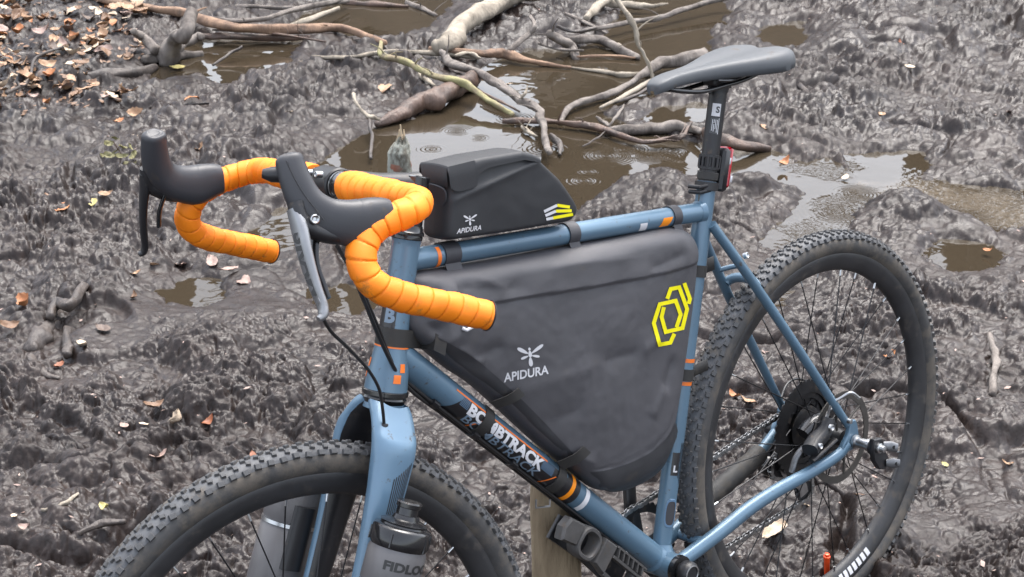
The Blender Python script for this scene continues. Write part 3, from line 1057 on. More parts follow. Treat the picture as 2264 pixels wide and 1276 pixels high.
# hood: sections along a spine from behind the bar, forward and up the horn
HC = [((.5490, .2290, .9930), .0195, .0150), ((.5590, .2290, .9940), .0222, .0166), ((.5710, .2290, .9940), .0246, .0175), ((.5850, .2285, .9935), .0265, .0178), ((.6020, .2262, .9985), .0245, .0172), ((.6180, .2222, 1.0060), .0228, .0160),
      ((.6300, .2175, 1.0180), .0210, .0152), ((.6362, .2120, 1.0320), .0190, .0148), ((.6385, .2060, 1.0490), .0172, .0146), ((.6385, .2005, 1.0640), .0160, .0142), ((.6380, .1975, 1.0725), .0152, .0134), ((.6378, .1962, 1.0760), .0125, .0108), ((.6377, .1958, 1.0768), .006, .005)]
def hood(s):
    n = 8
    pts = catmull([h[0] for h in HC], n)
    ra, rb = cat1([h[1] for h in HC], n), cat1([h[2] for h in HC], n)
    mb = MB().tube([mir(s, p) for p in pts], list(zip(ra, rb)), 28, up=(0, 0, 1) if s > 0 else (0, 0, 1), power=2.7)
    return mb
for s in (1, -1):
    hd = part('brake_hood', hood(s), M['rubber'], bike, steer=True, angle=60)
    # lever body under the rubber
    up_, dn = V((.6405, .2215, 1.0165)), V((.6475, .2255, 1.0010))
    mb = MB().tube([mir(s, p) for p in catmull([V((.600, .228, .984)), V((.622, .2255, .990)), V((.6415, .2235, 1.002)), V((.6485, .221, 1.016)), V((.6480, .2165, 1.030))], 5)], [(.010, .0125)] * 12 + [(.0095, .0115)] * 9, 18)
    part('lever_body', mb, M['black'], hd, steer=True)
    if s > 0:      # the part line of the rubber, on the outer side
        seam = catmull([hood_pt(633, 356, .0150), hood_pt(652, 396, .0150), hood_pt(674, 432, .0156), hood_pt(697, 462, .0162), hood_pt(716, 487, .0165)], 5)
        part('rubber_seam', MB().tube(seam, .0007, 6), M['black'], hd, steer=True)
    q = V((.6385, .2370, 1.0120))
    part('pivot_screw', MB().lathe(mir(s, q), V((.15, s, .1)), [(-.006, .0052), (.0005, .0052), (.0012, .0042), (.0, .0022), (-.0015, .0018), (-.0015, 0)], 18), M['alu'], hd, steer=True)
    # lever blade
    bl = catmull([hood_pt(650, 462), hood_pt(662, 505), hood_pt(672, 550), hood_pt(684, 595), hood_pt(699, 640), hood_pt(713, 676), hood_pt(714, 697), hood_pt(704, 706)], 7)
    wd = cat1([.0085, .0112, .0108, .0098, .0082, .0070, .0062, .0040], 7)
    th = cat1([.0070, .0066, .0058, .0052, .0050, .0048, .0045, .0030], 7)
    fwd = (SMI.to_3x3() @ V((-1, 0, 0)))
    lv = part('brake_lever', MB().tube([mir(s, p) for p in bl], list(zip(th, wd)), 18, up=(1, .25 * s, .2), power=2.4), M['lever_alu'] if s > 0 else M['black'], bike, steer=True,
              label='silver near side brake lever' if s > 0 else 'black far side brake lever')
    # shift paddle behind the blade
    pd = catmull([hood_pt(678, 500, -.014), hood_pt(672, 560, -.016), hood_pt(676, 600, -.018), hood_pt(690, 640, -.018), hood_pt(700, 668, -.016)], 6)
    if s < 0:
        pd = pd[:15]
    part('shift_paddle', MB().tube([mir(s, p) + V((-.012, 0, 0)) for p in pd], [(.003, .006)] * len(pd), 12), M['gloss'], lv, steer=True)
    if s > 0:
        # lettering along the blade: outer face
        nrm = V((.45, .8, .15)).normalized()
        v, f = text_mesh('SRAM', .0185, .0007, width=1.15, cut=.006, space=1.05)
        p0, p1 = hood_pt(664, 512), hood_pt(694, 612)
        run = (p1 - p0)
        L0 = run.length
        run.normalize()
        upv = nrm.cross(run).normalized()
        mx = max(q.x for q in v)
        mb = MB()
        vv = []
        for q in v:
            t = q.x / mx
            c = q.y / .0135 - .5
            k = 8 + t * 22
            i = min(int(k), len(bl) - 2)
            ctr = bl[i].lerp(bl[i + 1], k - i)
            hw = wd[i]
            vv.append(ctr + upv * (c * hw * 1.25) + nrm * (th[i] * (1.08 - .35 * (c * 1.25) ** 2) + .0004))
        part('lettering', mb.add(vv, f), M['bottle_print'], lv, steer=True)
        tri = []
        for i in range(31, 42):
            c = (i - 31) / 10
            tri.append([bl[i] + upv * (wd[i] * (.55 - .25 * c)) + nrm * (th[i] * 1.0 + .0005), bl[i] + upv * (wd[i] * (-.1 - .0 * c) + wd[i] * .6 * c * .6) + nrm * (th[i] * 1.1 + .0005)])
        part('white_flash', MB().grid(tri), M['white_print'], lv, steer=True)

# ---- fork
CRN = HTB - HAD * .0145
def leg_axis(t):                         # crown to axle, in the plane of the wheel
    return CRN.lerp(FRONT, t)
fd = (FRONT - CRN).normalized()
ff = V((-fd.z, 0, fd.x))
if ff.x < 0:
    ff = -ff
def leg_rings(s, lo, hi, n, shrink=1.0):
    K = [(0.0, .010, .027, .022), (.03, .027, .0300, .0250), (.075, .0430, .0312, .0210), (.14, .0505, .0305, .0175), (.25, .0545, .0270, .0150), (.45, .0580, .0210, .0132), (.7, .0600, .0160, .0115), (1.0, .0600, .0135, .0105)]
    ts = [k[0] for k in K]
    rings = []
    N = 40
    for i in range(N + 1):
        t = (i / N) ** 1.3
        y = float(np.interp(t, ts, [k[1] for k in K]))
        a = float(np.interp(t, ts, [k[2] for k in K])) * shrink
        b = float(np.interp(t, ts, [k[3] for k in K])) * shrink
        drop = .0 + .010 * max(0, 1 - t / .1) ** 2 * 0
        c = leg_axis(t) + ff * (-.004 * math.sin(t * math.pi))
        ring = []
        for k in range(n + 1):
            an = lo + (hi - lo) * k / n
            cc, ss = math.cos(an), math.sin(an)
            cc = math.copysign(abs(cc) ** .8, cc)
            p = c + ff * (a * ss) + Y * (s * (y + b * cc))
            if t < .12:                    # round the shoulder over
                p = p + fd * (max(0, abs(p.y) - .028) * .85 * (1 - t / .12))
            ring.append(p)
        rings.append(ring)
    return rings
fork = group_part('fork', bike)
for s in (1, -1):
    legm = MB().grid(leg_rings(s, -R_(118), R_(118), 26))
    leg = part('fork_leg', legm, M['paint_fork'], fork, steer=True, angle=60)
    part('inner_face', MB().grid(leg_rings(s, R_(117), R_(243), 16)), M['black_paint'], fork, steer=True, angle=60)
mb = MB().lathe(CRN + HAD * .0005, -HAD, [(-.001, .0255), (.004, .0262), (.010, .0266), (.013, .020), (.014, 0)], 32)
crown = part('fork_crown', mb, M['paint_fork'], fork, steer=True)
# pinstripes on the outside of the near leg
K_t = [.14, .25, .45, .7]
def leg_surf(s, t, an):
    y = float(np.interp(t, [0.075, .14, .25, .45, .7, 1], [.0430, .0505, .0545, .0580, .0600, .06]))
    a = float(np.interp(t, [0.075, .14, .25, .45, .7, 1], [.0312, .0305, .0270, .0210, .0160, .0135]))
    b = float(np.interp(t, [0.075, .14, .25, .45, .7, 1], [.0210, .0175, .0150, .0132, .0115, .0105]))
    c = leg_axis(t) + ff * (-.004 * math.sin(t * math.pi))
    cc, ss = math.cos(an), math.sin(an)
    cc = math.copysign(abs(cc) ** .8, cc)
    return c + ff * (a * 1.012 * ss) + Y * (s * (y + b * 1.012 * cc + .0001))
for k in range(9):
    a0 = R_(4 - k * 6.0)
    rows = []
    for i in range(15):
        t = (.215 - k * .007) + (.50 - .215) * i / 14
        rows.append([leg_surf(1, max(.142, t), a0 - R_(3.2)), leg_surf(1, max(.142, t), a0)])
    part('pinstripe', MB().grid(rows), M['black_paint'], fork, steer=True)
mb = MB().tube([FRONT - Y * .07, FRONT + Y * .07], .009, 16)
part('front_axle', mb, M['black'], fork, steer=True)

# ---- wheels
TT_ = .0215
CRAD = RW - TT_
def circ_prof(o, prof, n):
    """rings round the wheel axle from (radius, y) pairs"""
    return [[o + V((r * math.cos(2 * math.pi * k / n), y, r * math.sin(2 * math.pi * k / n))) for k in range(n)] for r, y in prof]
KN = {}
def knob_meshes():
    for nm, (a, b, h) in {'mid': (.0058, .0050, .0036), 'side': (.0078, .0068, .0044)}.items():
        mb = MB()
        bot = [V((x * a / 2 * 1.18, y * b / 2 * 1.18, -.002)) for x, y in ((-1, -1), (1, -1), (1, 1), (-1, 1))]
        top = [V((x * a / 2 * .88, y * b / 2 * .88, h)) for x, y in ((-1, -1), (1, -1), (1, 1), (-1, 1))]
        m_ = [V((x * a / 2, y * b / 2, h * .8)) for x, y in ((-1, -1), (1, -1), (1, 1), (-1, 1))]
        KN[nm] = mb.rings([bot, m_, top], smooth=False).mesh('tread_knob', M['knob'], angle=0)
knob_meshes()
def make_wheel(o, steer, vis, label):
    w = group_part('wheel', bike)
    w['label'] = label
    MX = SM if steer else Matrix.Identity(4)
    prof = []
    for k in range(25):
        an = R_(-138 + 276 * k / 24)
        rr = TT_ * (.93 if abs(an) < R_(60) else .955)
        prof.append((CRAD + rr * math.cos(an), rr * math.sin(an) * 1.03))
    part('tyre', MB().rings(circ_prof(o, prof, 144), caps=False).xf(MX), M['tyre'], w, angle=60)
    tp_ = []
    for k in range(15):
        an = R_(-60 + 120 * k / 14)
        rr = TT_ * (.965 - .02 * (abs(k - 7) / 7) ** 6)
        tp_.append((CRAD + rr * math.cos(an), rr * math.sin(an) * 1.03))
    part('tread', MB().rings(circ_prof(o, tp_, 144), caps=False).xf(MX), M['tread'], w, angle=60)
    rp = [(.3075, .0135), (.3085, .0150), (.3065, .0158), (.300, .0150), (.292, .0130), (.283, .0088), (.2785, .0040), (.2780, 0)]
    rp = rp + [(r, -y) for r, y in rp[-2::-1]]
    rim = part('rim', MB().rings(circ_prof(o, rp, 144), caps=False).xf(MX), M['rim'], w, angle=50)
    # knobs: two middle rows and a side row on each flank
    stuff = MB()
    n = 124
    count = 0
    for row, (lat, kind, ph) in enumerate(((-54, 'side', .0), (54, 'side', .5), (-29, 'mid', .5), (29, 'mid', 0), (-7, 'mid', .25), (9, 'mid', .75))):
        for i in range(n):
            th = 2 * math.pi * (i + ph) / n
            la = R_(lat + 2.5 * math.sin(i * 2.4 + row))
            rad = V((math.cos(th), 0, math.sin(th)))
            tan = V((-math.sin(th), 0, math.cos(th)))
            nn = rad * math.cos(la) + Y * math.sin(la)
            bb = Y * math.cos(la) - rad * math.sin(la)
            p = o + rad * CRAD + nn * (TT_ * .955)
            yaw = (.08 if row < 2 else .3) * (1 if row % 2 else -1) + .15 * math.sin(i * 1.7)
            u_ = tan * math.cos(yaw) + bb * math.sin(yaw)
            v_ = nn.cross(u_)
            Mk = MX @ Matrix.Translation(p) @ Matrix((u_, v_, nn)).transposed().to_4x4()
            deg = math.degrees(th) % 360
            if vis(deg, lat) and count < 290:
                k = bpy.data.objects.new('tread_knob', KN[kind])
                col.objects.link(k)
                k.parent = w
                k.matrix_local = Mk
                count += 1
            else:
                me = KN[kind]
                stuff.add([Mk @ q.co for q in me.vertices], [tuple(q.vertices) for q in me.polygons], False)
    part('tread_blocks', stuff, M['knob'], w, kind='stuff', angle=0)
    hub = [(-.062, .0), (-.062, .010), (-.048, .011), (-.036, .028), (-.033, .029), (-.030, .014), (0, .012), (.024, .014), (.027, .029), (.031, .029), (.034, .016), (.055, .014), (.056, 0)]
    part('hub', MB().lathe(o, Y, hub, 24).xf(MX), M['black'], w)
    L0 = None
    for i in range(32):
        a = 2 * math.pi * (i + .5) / 32
        s = 1 if i % 2 else -1
        ha = a + R_(52) * (1 if (i // 2) % 2 else -1)
        p0 = o + V((.0265 * math.cos(ha), .029 * s, .0265 * math.sin(ha)))
        p1 = o + V((.2785 * math.cos(a), .003 * s, .2785 * math.sin(a)))
        sp = part('spoke', MB().tube([MX @ p0, MX @ p1], .00105, 6), M['spoke'], w)
        d = (p0 - p1).normalized()
        part('nipple', MB().tube([MX @ (p1 - d * .002), MX @ (p1 + d * .010)], .0016, 8), M['alu'], w)
    # disc rotor on the left
    mb = MB()
    prof = [(.080, -.0009), (.080, .0009), (.067, .0009), (.067, -.0009), (.080, -.0009)]
    mb.rings(circ_prof(o + Y * .048, prof, 72), caps=False)
    for k in range(6):
        a = k * math.pi / 3
        mb.tube([o + V((.018 * math.cos(a), .048, .018 * math.sin(a))), o + V((.045 * math.cos(a + .35), .048, .045 * math.sin(a + .35))), o + V((.069 * math.cos(a + .45), .048, .069 * math.sin(a + .45)))], .0022, 6)
    part('brake_rotor', mb.xf(MX), M['rotor'], w)
    return w, rim
fw_, fr_ = make_wheel(FRONT, True, lambda d, l: 55 < d < 150 and l > -30, 'front wheel, muddy knobbly tyre')
rw_, rr_ = make_wheel(REAR, False, lambda d, l: (-1 < d < 200 and l == 54) or (20 < d < 175 and l in (29, 9)), 'rear wheel, muddy knobbly tyre')
# white print low on the rear rim
for k in range(7):
    rows = []
    a0 = R_(180 + 67.0 + k * 2.6)
    for i in range(4):
        a = a0 + R_(1.75) * i / 3
        rows.append([REAR + V((r * math.cos(a) , y, r * math.sin(a))) for r, y in ((.3000, .01535), (.2925, .01345), (.2860, .0106))])
    rows = [[V((2 * REAR.x - p.x, p.y, p.z)) if False else p for p in r] for r in rows]
    part('rim_print', MB().grid(rows), M['white_print'], rr_)
# ================================================================== print on the frame
DTA, DTB = DTH, BB
DL = (DTB - DTA).length
def dt_t(px, py, y=.015):
    ax, _ = tube_frame(DTA, DTB)
    return (at_bike(px, py, y) - DTA).dot(ax)
ta, tb = dt_t(985, 905), dt_t(1262, 1082)
t_s1a, t_s1b = dt_t(1060, 930), dt_t(1096, 955)
RD = .0205
def slant(t0, t1, u, v):
    return t0 + (t1 - t0) * u - (1 - u) * .030 * (1 - v) ** 2 * 0 + (1 - u) * (.035 * (v - .5))
part('black_panel', patch(DTA, DTB, RD + .0002, ta, tb + .006, -120, 27, 20, 24, slant), M['black_paint'], down_tube)
for k in range(8):
    a = -12 + k * 4.8
    for u0, u1 in ((ta + .012, ta + .030), (dt_t(1195, 1020), dt_t(1222, 1035))):
        part('pinstripe', patch(DTA, DTB, RD + .0003, u0, u1, a, a + 2.0, 6, 2), M['stripe_blue'], down_tube)
part('orange_line', patch(DTA, DTB, RD + .0003, dt_t(1012, 850), dt_t(1212, 1010), 24, 31, 16, 3), M['orange_print'], down_tube)
def curl(t0, t1, u, v):
    return t0 + (t1 - t0) * u + .016 * (v ** 2)
part('orange_line', patch(DTA, DTB, RD + .0003, dt_t(1048, 948) - .012, dt_t(1048, 948) - .0095, -85, -2, 3, 20, curl), M['orange_print'], down_tube)
part('orange_line', patch(DTA, DTB, RD + .0003, dt_t(1212, 1062) - .012, dt_t(1212, 1062) - .0095, -85, -2, 3, 20, curl), M['orange_print'], down_tube)
tw = dt_t(1250, 1098, .018)
part('black_band', patch(DTA, DTB, RD + .0004, tw - .013, tw + .020, -100, 60, 4, 24), M['black_paint'], down_tube)
part('orange_band', patch(DTA, DTB, RD + .0006, tw - .0010, tw + .0075, -75, 70, 3, 24), M['orange_band'], down_tube)
tw2 = dt_t(1285, 1120, .018)
part('white_band', patch(DTA, DTB, RD + .0005, tw2 - .0045, tw2 + .0055, -62, 48, 3, 20), M['white_print'], down_tube)
v, f = text_mesh('BOMBTRACK', .0215, .0010, width=.92, cut=.004)
L_ = max(p.x for p in v)
t_txt0, t_txt1 = dt_t(1040, 885), dt_t(1206, 1010)
v = [V((p.x * (t_txt1 - t_txt0) / L_, p.y, 0)) for p in v]
part('lettering', MB().add(on_tube(DTA, DTB, RD + .0006, v, t_txt0, -21), f), M['white_print'], down_tube)
v2, f2 = text_mesh('BOMBTRACK', .0190, .0002, width=.92, cut=.004)
L_ = max(p.x for p in v2)
v2 = [V((p.x * (t_txt1 - t_txt0) / L_, p.y, 0)) for p in v2]
part('lettering', MB().add(on_tube(DTA, DTB, RD + .0006, v2, t_txt0 + .002, -59), f2), M['letter_blue'], down_tube)
# top tube marks near the seat
def tt_t(px, py):
    return (at_bike(px, py, .0146) - TTH).dot((TTS - TTH).normalized())
t0 = tt_t(1424, 495)
part('white_mark', patch(TTH, TTS, .0149, t0 - .0075, t0 + .0075, -48, 2, 3, 8), M['white_print'], top_tube)
t0 = tt_t(1474, 490)
part('orange_mark', patch(TTH, TTS, .0149, t0 - .010, t0 + .010, -42, 12, 3, 8, lambda a, b, u, w: a + (b - a) * u + .008 * (w - .5)), M['orange_band'], top_tube)
part('orange_band', patch(TTH, TTS, .0150, tt_t(973, 565) - .003, tt_t(973, 565) + .003, -100, 60, 2, 20), M['orange_print'], top_tube)
# head tube marks
def ht_patch(name, t0, t1, a0, a1, mtl, d=.0003, parent=head_tube):
    part(name, patch(HTB, HTT, lambda t: ht_r(t) + d, t0, t1, a0, a1, 8, 16), mtl, parent)
def ht_t(px, py):
    return (at_bike(px, py, .01) - HTB).dot(HAD)
# angles round the head tube: 0 = left side, -90 = front
ht_patch('black_badge', ht_t(850, 733), ht_t(850, 655), 38, 140, M['black_paint'])
tz = ht_t(850, 764)
ht_patch('orange_ring', tz - .0025, tz + .0025, -40, 150, M['orange_print'], .0005)
for a0, a1, z in ((110, 132, .034), (116, 140, .020), (-14, 4, .032), (0, 22, .018)):
    ht_patch('orange_mark', z - .006, z + .005, a0, a1, M['orange_print'], .0005)
v, f = text_mesh('B', .025, .0012, cut=.004)
ax_, up_ = tube_frame(HTB, HTT)
lv_ = []
for p in v:
    t = ht_t(850, 712) + p.y
    an = R_(62) - (p.x - .008) / .0195
    lv_.append(HTB + ax_ * t + (Y * math.cos(an) + up_ * math.sin(an)) * (ht_r(t) + .0007))
part('badge_letter', MB().add(lv_, f), M['letter_blue'], head_tube)
# seat tube print just above the bottom bracket, and the cover plate
ST0, ST1 = BB, STT
def st_t(px, py):
    return (at_bike(px, py, .012) - BB).dot(STD)
ts = st_t(1474, 1045)
part('black_panel', patch(ST0, ST1, .0151, ts - .006, ts + .03, 4, 50, 6, 8), M['black_paint'], seat_tube)
for k in range(4):
    a = 2 - k * 11
    part('pinstripe', patch(ST0, ST1, .0151, ts - .010 - .004 * k, ts + .045, a - 5, a, 6, 3), M['black_paint'], seat_tube)
v, f = text_mesh('L', .014, .0006, cut=.004)
part('size_letter', MB().add(on_tube(ST0, ST1, .0155, v, ts, 38, -1, 'round'), f), M['white_print'], seat_tube)
tp = st_t(1476, 1135)
pl = []
for k in range(24):
    a = 2 * math.pi * k / 24
    c, s_ = math.cos(a), math.sin(a)
    pl.append((math.copysign(abs(c) ** .7, c) * .0205, math.copysign(abs(s_) ** .6, s_) * .0085))
ax_, up_ = tube_frame(ST0, ST1)
def st_pt(t, c, r, mid=18):
    an = R_(mid) + c / .0148
    return BB + ax_ * t + (Y * math.cos(an) + up_ * math.sin(an)) * r
mb = MB().rings([[st_pt(tp + a * 1.12, b * 1.15, .0148) for a, b in pl], [st_pt(tp + a * 1.08, b * 1.1, .0158) for a, b in pl], [st_pt(tp + a * .92, b * .9, .0158) for a, b in pl]], caps=False)
part('blank_plug', mb, M['stripe_blue'], seat_tube)
part('blank_plug', MB().rings([[st_pt(tp + a * .93 * q, b * .91 * q, .0153) for a, b in pl] for q in (1, .66, .33, .02)], caps=False), M['strap'], seat_tube)

# ================================================================== cables
def cable(pts, r=.0024, name='cable', mtl=None):
    return part(name, MB().tube(catmull(pts, 8), r, 10), mtl or M['cable'], bike)
dt_under = [DTA + tube_frame(DTA, DTB)[0] * t - tube_frame(DTA, DTB)[1] * .0225 + Y * yy for t, yy in ((.03, .012), (.15, .009), (.3, .008), (.45, .007), (.56, .006))]
cable([at_bike(746, 545, .17), at_bike(772, 590, .13), at_bike(805, 665, .075), at_bike(838, 745, .036), at_bike(872, 815, .024)] + dt_under, .0026)
dt_under2 = [p - Y * .010 + V((.001, 0, -.001)) for p in dt_under]
cable([at_bike(770, 560, .10), at_bike(800, 640, .055), at_bike(836, 725, .030), at_bike(866, 800, .019), at_bike(905, 860, .014)] + dt_under2[1:], .0026)
cable([at_bike(690, 640, .12), at_bike(724, 722, .10), at_bike(768, 768, .075), at_bike(812, 815, .055), at_bike(838, 860, .047), at_bike(846, 905, .045), at_bike(849, 936, .042)], .0021, 'brake_hose')
part('hose_grommet', MB().lathe(at_bike(849, 940, .040), HAD + Y * .2, [(-.004, .0062), (.001, .0060), (.003, .0045), (.0032, 0)], 16), M['black'], fork)
mb = MB()
for t in (.10, .19, .28):
    mb = MB().tube([DTA + tube_frame(DTA, DTB)[0] * (t + q) - tube_frame(DTA, DTB)[1] * .0215 + Y * .004 for q in (-.006, .006)], (.006), 12, sq=1.9)
    part('cable_guide', mb, M['black'], down_tube)
q = at_bike(1188, 1094, .0)
mb = MB().tube([q + V((.012, .010, .0)), q + V((.014, .010, -.012)), q + V((-.012, .010, -.020)), q + V((-.014, .010, -.010))], .0016, 6)
part('cable_clip', mb, M['alu'], down_tube)

# ================================================================== gears, chain, cranks
CH_Y = -.044
def sprocket(o, r, teeth, y, th, inner, nm, parent, mtl):
    outl = []
    n = teeth * 4
    for k in range(n):
        a = 2 * math.pi * k / n
        rr = r + (.0022, .0030, .0022, -.0012)[k % 4]
        outl.append((rr, a))
    def ring(f_, yy):
        return [o + V((f_(rr) * math.cos(a), yy, f_(rr) * math.sin(a))) for rr, a in outl]
    mb = MB().rings([ring(lambda q: inner, y - th), ring(lambda q: q, y - th), ring(lambda q: q, y + th), ring(lambda q: inner, y + th), ring(lambda q: inner, y - th)], caps=False)
    return part(nm, mb, mtl, parent, angle=25)
cassette = group_part('cassette', bike)
for i, te in enumerate((42, 37, 32, 28, 24, 21, 18, 16, 14, 12, 11)):
    sprocket(REAR, te * .00203, te, -.0215 - i * .0034, .0008, max(.0165, te * .00203 - .022), 'sprocket', cassette, M['dark_steel'])
part('spider', MB().lathe(REAR, -Y, [(.02, .032), (.022, .040), (.034, .030), (.056, .019), (.060, .018), (.061, 0)], 24), M['dark_steel'], cassette)
ring_ = sprocket(BB, .0815, 40, CH_Y, .0011, .068, 'chainring', bike, M['dark_steel'])
mb = MB()
for k in range(5):
    a = R_(20 + 72 * k)
    part('spider_arm', MB().tube([BB + V((.02 * math.cos(a), CH_Y, .02 * math.sin(a))), BB + V((.072 * math.cos(a), CH_Y, .072 * math.sin(a)))], [(.004, .015), (.003, .0075)], 10, up=Y), M['dark_steel'], ring_)
part('crank_axle', MB().lathe(BB - Y * .045, -Y, [(0, .0145), (.025, .0145), (.026, 0)], 20), M['black'], bike)
def crank(s, ang):
    y0, y1 = .058 * s, .074 * s
    d = V((math.cos(ang), 0, math.sin(ang)))
    pts = [BB + Y * y0, BB + Y * (y0 * .6 + y1 * .4) + d * .05, BB + Y * y1 + d * .11, BB + Y * y1 + d * .17]
    ca = part('crank_arm', MB().tube(catmull(pts, 5), [(.0075, .0165)] * 4 + [(.0065, .0125)] * 12, 16, up=Y, power=2.6), M['black'], bike)
    e = BB + Y * y1 + d * .17
    part('pedal_eye', MB().lathe(e - Y * .008, Y, [(0, .012), (.001, .0138), (.015, .0138), (.016, .012)], 18), M['black'], ca)
    # flat pedal
    c = e + Y * (.062 * s)
    mb = MB().tube([e, e + Y * (.105 * s)], .0065, 12)
    pb = part('pedal', mb, M['dark_steel'], bike)
    for xx in (-.042, .042):
        part('cage_plate', MB().box(c + V((xx, 0, 0)), (.008, .095, .016), bev=.002), M['black'], pb)
    for yy in (-.044, -.015, .015, .044):
        part('cage_plate', MB().box(c + V((0, yy, 0)), (.076, .008, .012), bev=.002), M['black'], pb)
crank(1, R_(-78))
crank(-1, R_(102))
# chain: a closed loop round chainring, chosen sprocket and the two jockey wheels
RS = 21 * .00203
SPY = -.0215 - 5 * .0034
JU, JL = at_bike(1716, 1032, -.045), at_bike(1772, 1078, -.045)
JU.y = JL.y = 0
JR = .022
def arc_pts(c, r, a0, a1, n):
    return [V((c.x + r * math.cos(R_(a0 + (a1 - a0) * k / n)), 0, c.z + r * math.sin(R_(a0 + (a1 - a0) * k / n)))) for k in range(n + 1)]
loop = arc_pts(BB, .0815, 98, -82, 20) + arc_pts(JL, JR, -100, 60, 8)[::1][:0] + arc_pts(JL, JR, -85, -215, 8) + arc_pts(JU, JR, -45, 60, 6)[::1] + arc_pts(REAR, RS, -10, -10, 1)[:0] + arc_pts(REAR, RS, -60 - 40, -262, 12)
L = [0]
lp = loop + [loop[0]]
for i in range(1, len(lp)):
    L.append(L[-1] + (lp[i] - lp[i - 1]).length)
NL = int(L[-1] / .0127)
pos = []
for k in range(NL):
    s = L[-1] * k / NL
    i = max(j for j in range(len(L)) if L[j] <= s)
    i = min(i, len(lp) - 2)
    p = lp[i].lerp(lp[i + 1], (s - L[i]) / max(1e-9, L[i + 1] - L[i]))
    w_ = float(np.clip((p.x - REAR.x) / (BB.x - REAR.x), 0, 1))
    pos.append(V((p.x, SPY + (CH_Y - SPY) * w_, p.z)))
mb = MB()
for k in range(NL):
    a, b = pos[k], pos[(k + 1) % NL]
    t = (b - a).normalized()
    n_ = t.cross(Y).normalized()
    q = .0034 if k % 2 else .0026
    for s in (-1, 1):
        pl = []
        for u, w in ((-.16, 0), (.0, .0040), (.28, .0038), (.5, .0026), (.72, .0038), (1.0, .0040), (1.16, 0), (1.0, -.0040), (.72, -.0038), (.5, -.0026), (.28, -.0038), (0, -.0040)):
            pl.append(a + (b - a) * u + n_ * w + Y * (s * q))
        mb.prism(pl, Y, .0010)
    mb.tube([a - Y * .0042, a + Y * .0042], .0022, 8)
part('chain', mb, M['steel'], bike, kind='stuff')
# rear derailleur
der = group_part('rear_derailleur', bike)
yj = SPY - .002
for c in (JU, JL):
    sprocket(c + Y * yj, JR - .002, 12, 0, .0016, .007, 'jockey_wheel', der, M['black'])
for dy in (-.006, .006):
    a, b = JU + Y * (yj + dy), JL + Y * (yj + dy)
    part('cage_plate', MB().tube(catmull([a + V((-.006, 0, .012)), a.lerp(b, .3) + V((.006, 0, .006)), b.lerp(a, .2), b + V((.006, 0, -.008))], 4), [(.0011, .011)] * 13, 10, up=Y), M['alu'] if dy > 0 else M['black'], der)
p0 = REAR + V((.004, -.080, -.014))
kn = at_bike(1700, 1028, -.085)
part('hanger_knuckle', MB().tube([p0 + Y * .01, p0 - Y * .016, p0 + V((-.006, -.024, -.012))], [.013, .015, .012], 16), M['black'], der)
part('parallelogram', MB().tube(catmull([p0 + V((.0, -.014, -.008)), p0.lerp(kn, .35) + V((.006, -.010, -.002)), p0.lerp(kn, .7) + V((.004, -.008, 0)), kn], 5), [(.009, .013)] * 16, 14, power=2.8), M['black'], der)
part('lower_knuckle', MB().lathe(kn - Y * .014, Y, [(0, .012), (.003, .0185), (.020, .0200), (.026, .0165), (.0275, .010), (.028, 0)], 24), M['gloss'], der)
part('knuckle_cap', MB().lathe(kn + Y * .0125, Y, [(0, .009), (.003, .009), (.0035, .006), (.0036, 0)], 18), M['lever_alu'], der)
part('silver_link', MB().tube([at_bike(1712, 975, -.10), at_bike(1688, 1000, -.10)], [(.003, .0055)] * 2, 10), M['alu'], der)
part('adjuster', MB().lathe(at_bike(1708, 1002, -.085), V((-1, 0, -.4)), [(0, .0045), (.010, .0045), (.011, .003), (.016, .003)], 12), M['alu'], der)
cable([at_bike(1727, 880, -.07), at_bike(1740, 850, -.078), at_bike(1762, 838, -.08), at_bike(1790, 850, -.082), at_bike(1805, 890, -.084)], .0022)
# brake caliper on the near chain stay and its hose
cal = group_part('brake_caliper', bike)
c = REAR + V((.066, .052, .026))
part('caliper_body', MB().tube(catmull([c + V((-.026, .004, .022)), c + V((-.008, .004, .006)), c + V((.014, .004, -.004)), c + V((.032, .008, -.010))], 5), [(.012, .014)] * 16, 16, power=2.8), M['black'], cal)
part('caliper_bolt', MB().lathe(c + V((-.014, .016, .016)), Y, [(0, .006), (.004, .006), (.0045, .004), (.002, .0025)], 14), M['alu'], cal)
part('caliper_bolt', MB().lathe(c + V((.020, .018, -.004)), Y, [(0, .005), (.004, .005), (.0045, .004), (.002, .0025)], 14), M['alu'], cal)
part('caliper_mount', MB().tube([c + V((-.030, .012, -.012)), c + V((.036, .012, -.026))], [(.0035, .007)] * 2, 12), M['dark_steel'], cal)
cable([c + V((.018, .004, .004)), at_bike(1826, 930, .055), at_bike(1838, 895, .062), at_bike(1862, 878, .075), at_bike(1882, 868, .085), at_bike(1900, 880, .09)], .0023, 'brake_hose', M['alu'])
cable([at_bike(1823, 935, .052), at_bike(1832, 910, .050), at_bike(1848, 890, .048)], .0022, 'brake_hose', M['white_print'])
part('caliper_arm', MB().tube(catmull([at_bike(1750, 1044, .030), at_bike(1762, 1008, .034), at_bike(1786, 985, .040), at_bike(1814, 990, .046)], 5), [(.0045, .0065)] * 16, 12), M['dull_alu'], cal)
part('caliper_arm', MB().tube(catmull([at_bike(1792, 1012, .040), at_bike(1806, 985, .044), at_bike(1812, 955, .046), at_bike(1806, 930, .046)], 5), [(.005, .007)] * 16, 12), M['black'], cal)
part('caliper_cover', MB().tube(catmull([at_bike(1776, 960, .030), at_bike(1800, 935, .034), at_bike(1826, 925, .040)], 5), [(.012, .014)] * 11, 14, power=2.8), M['gloss'], cal)
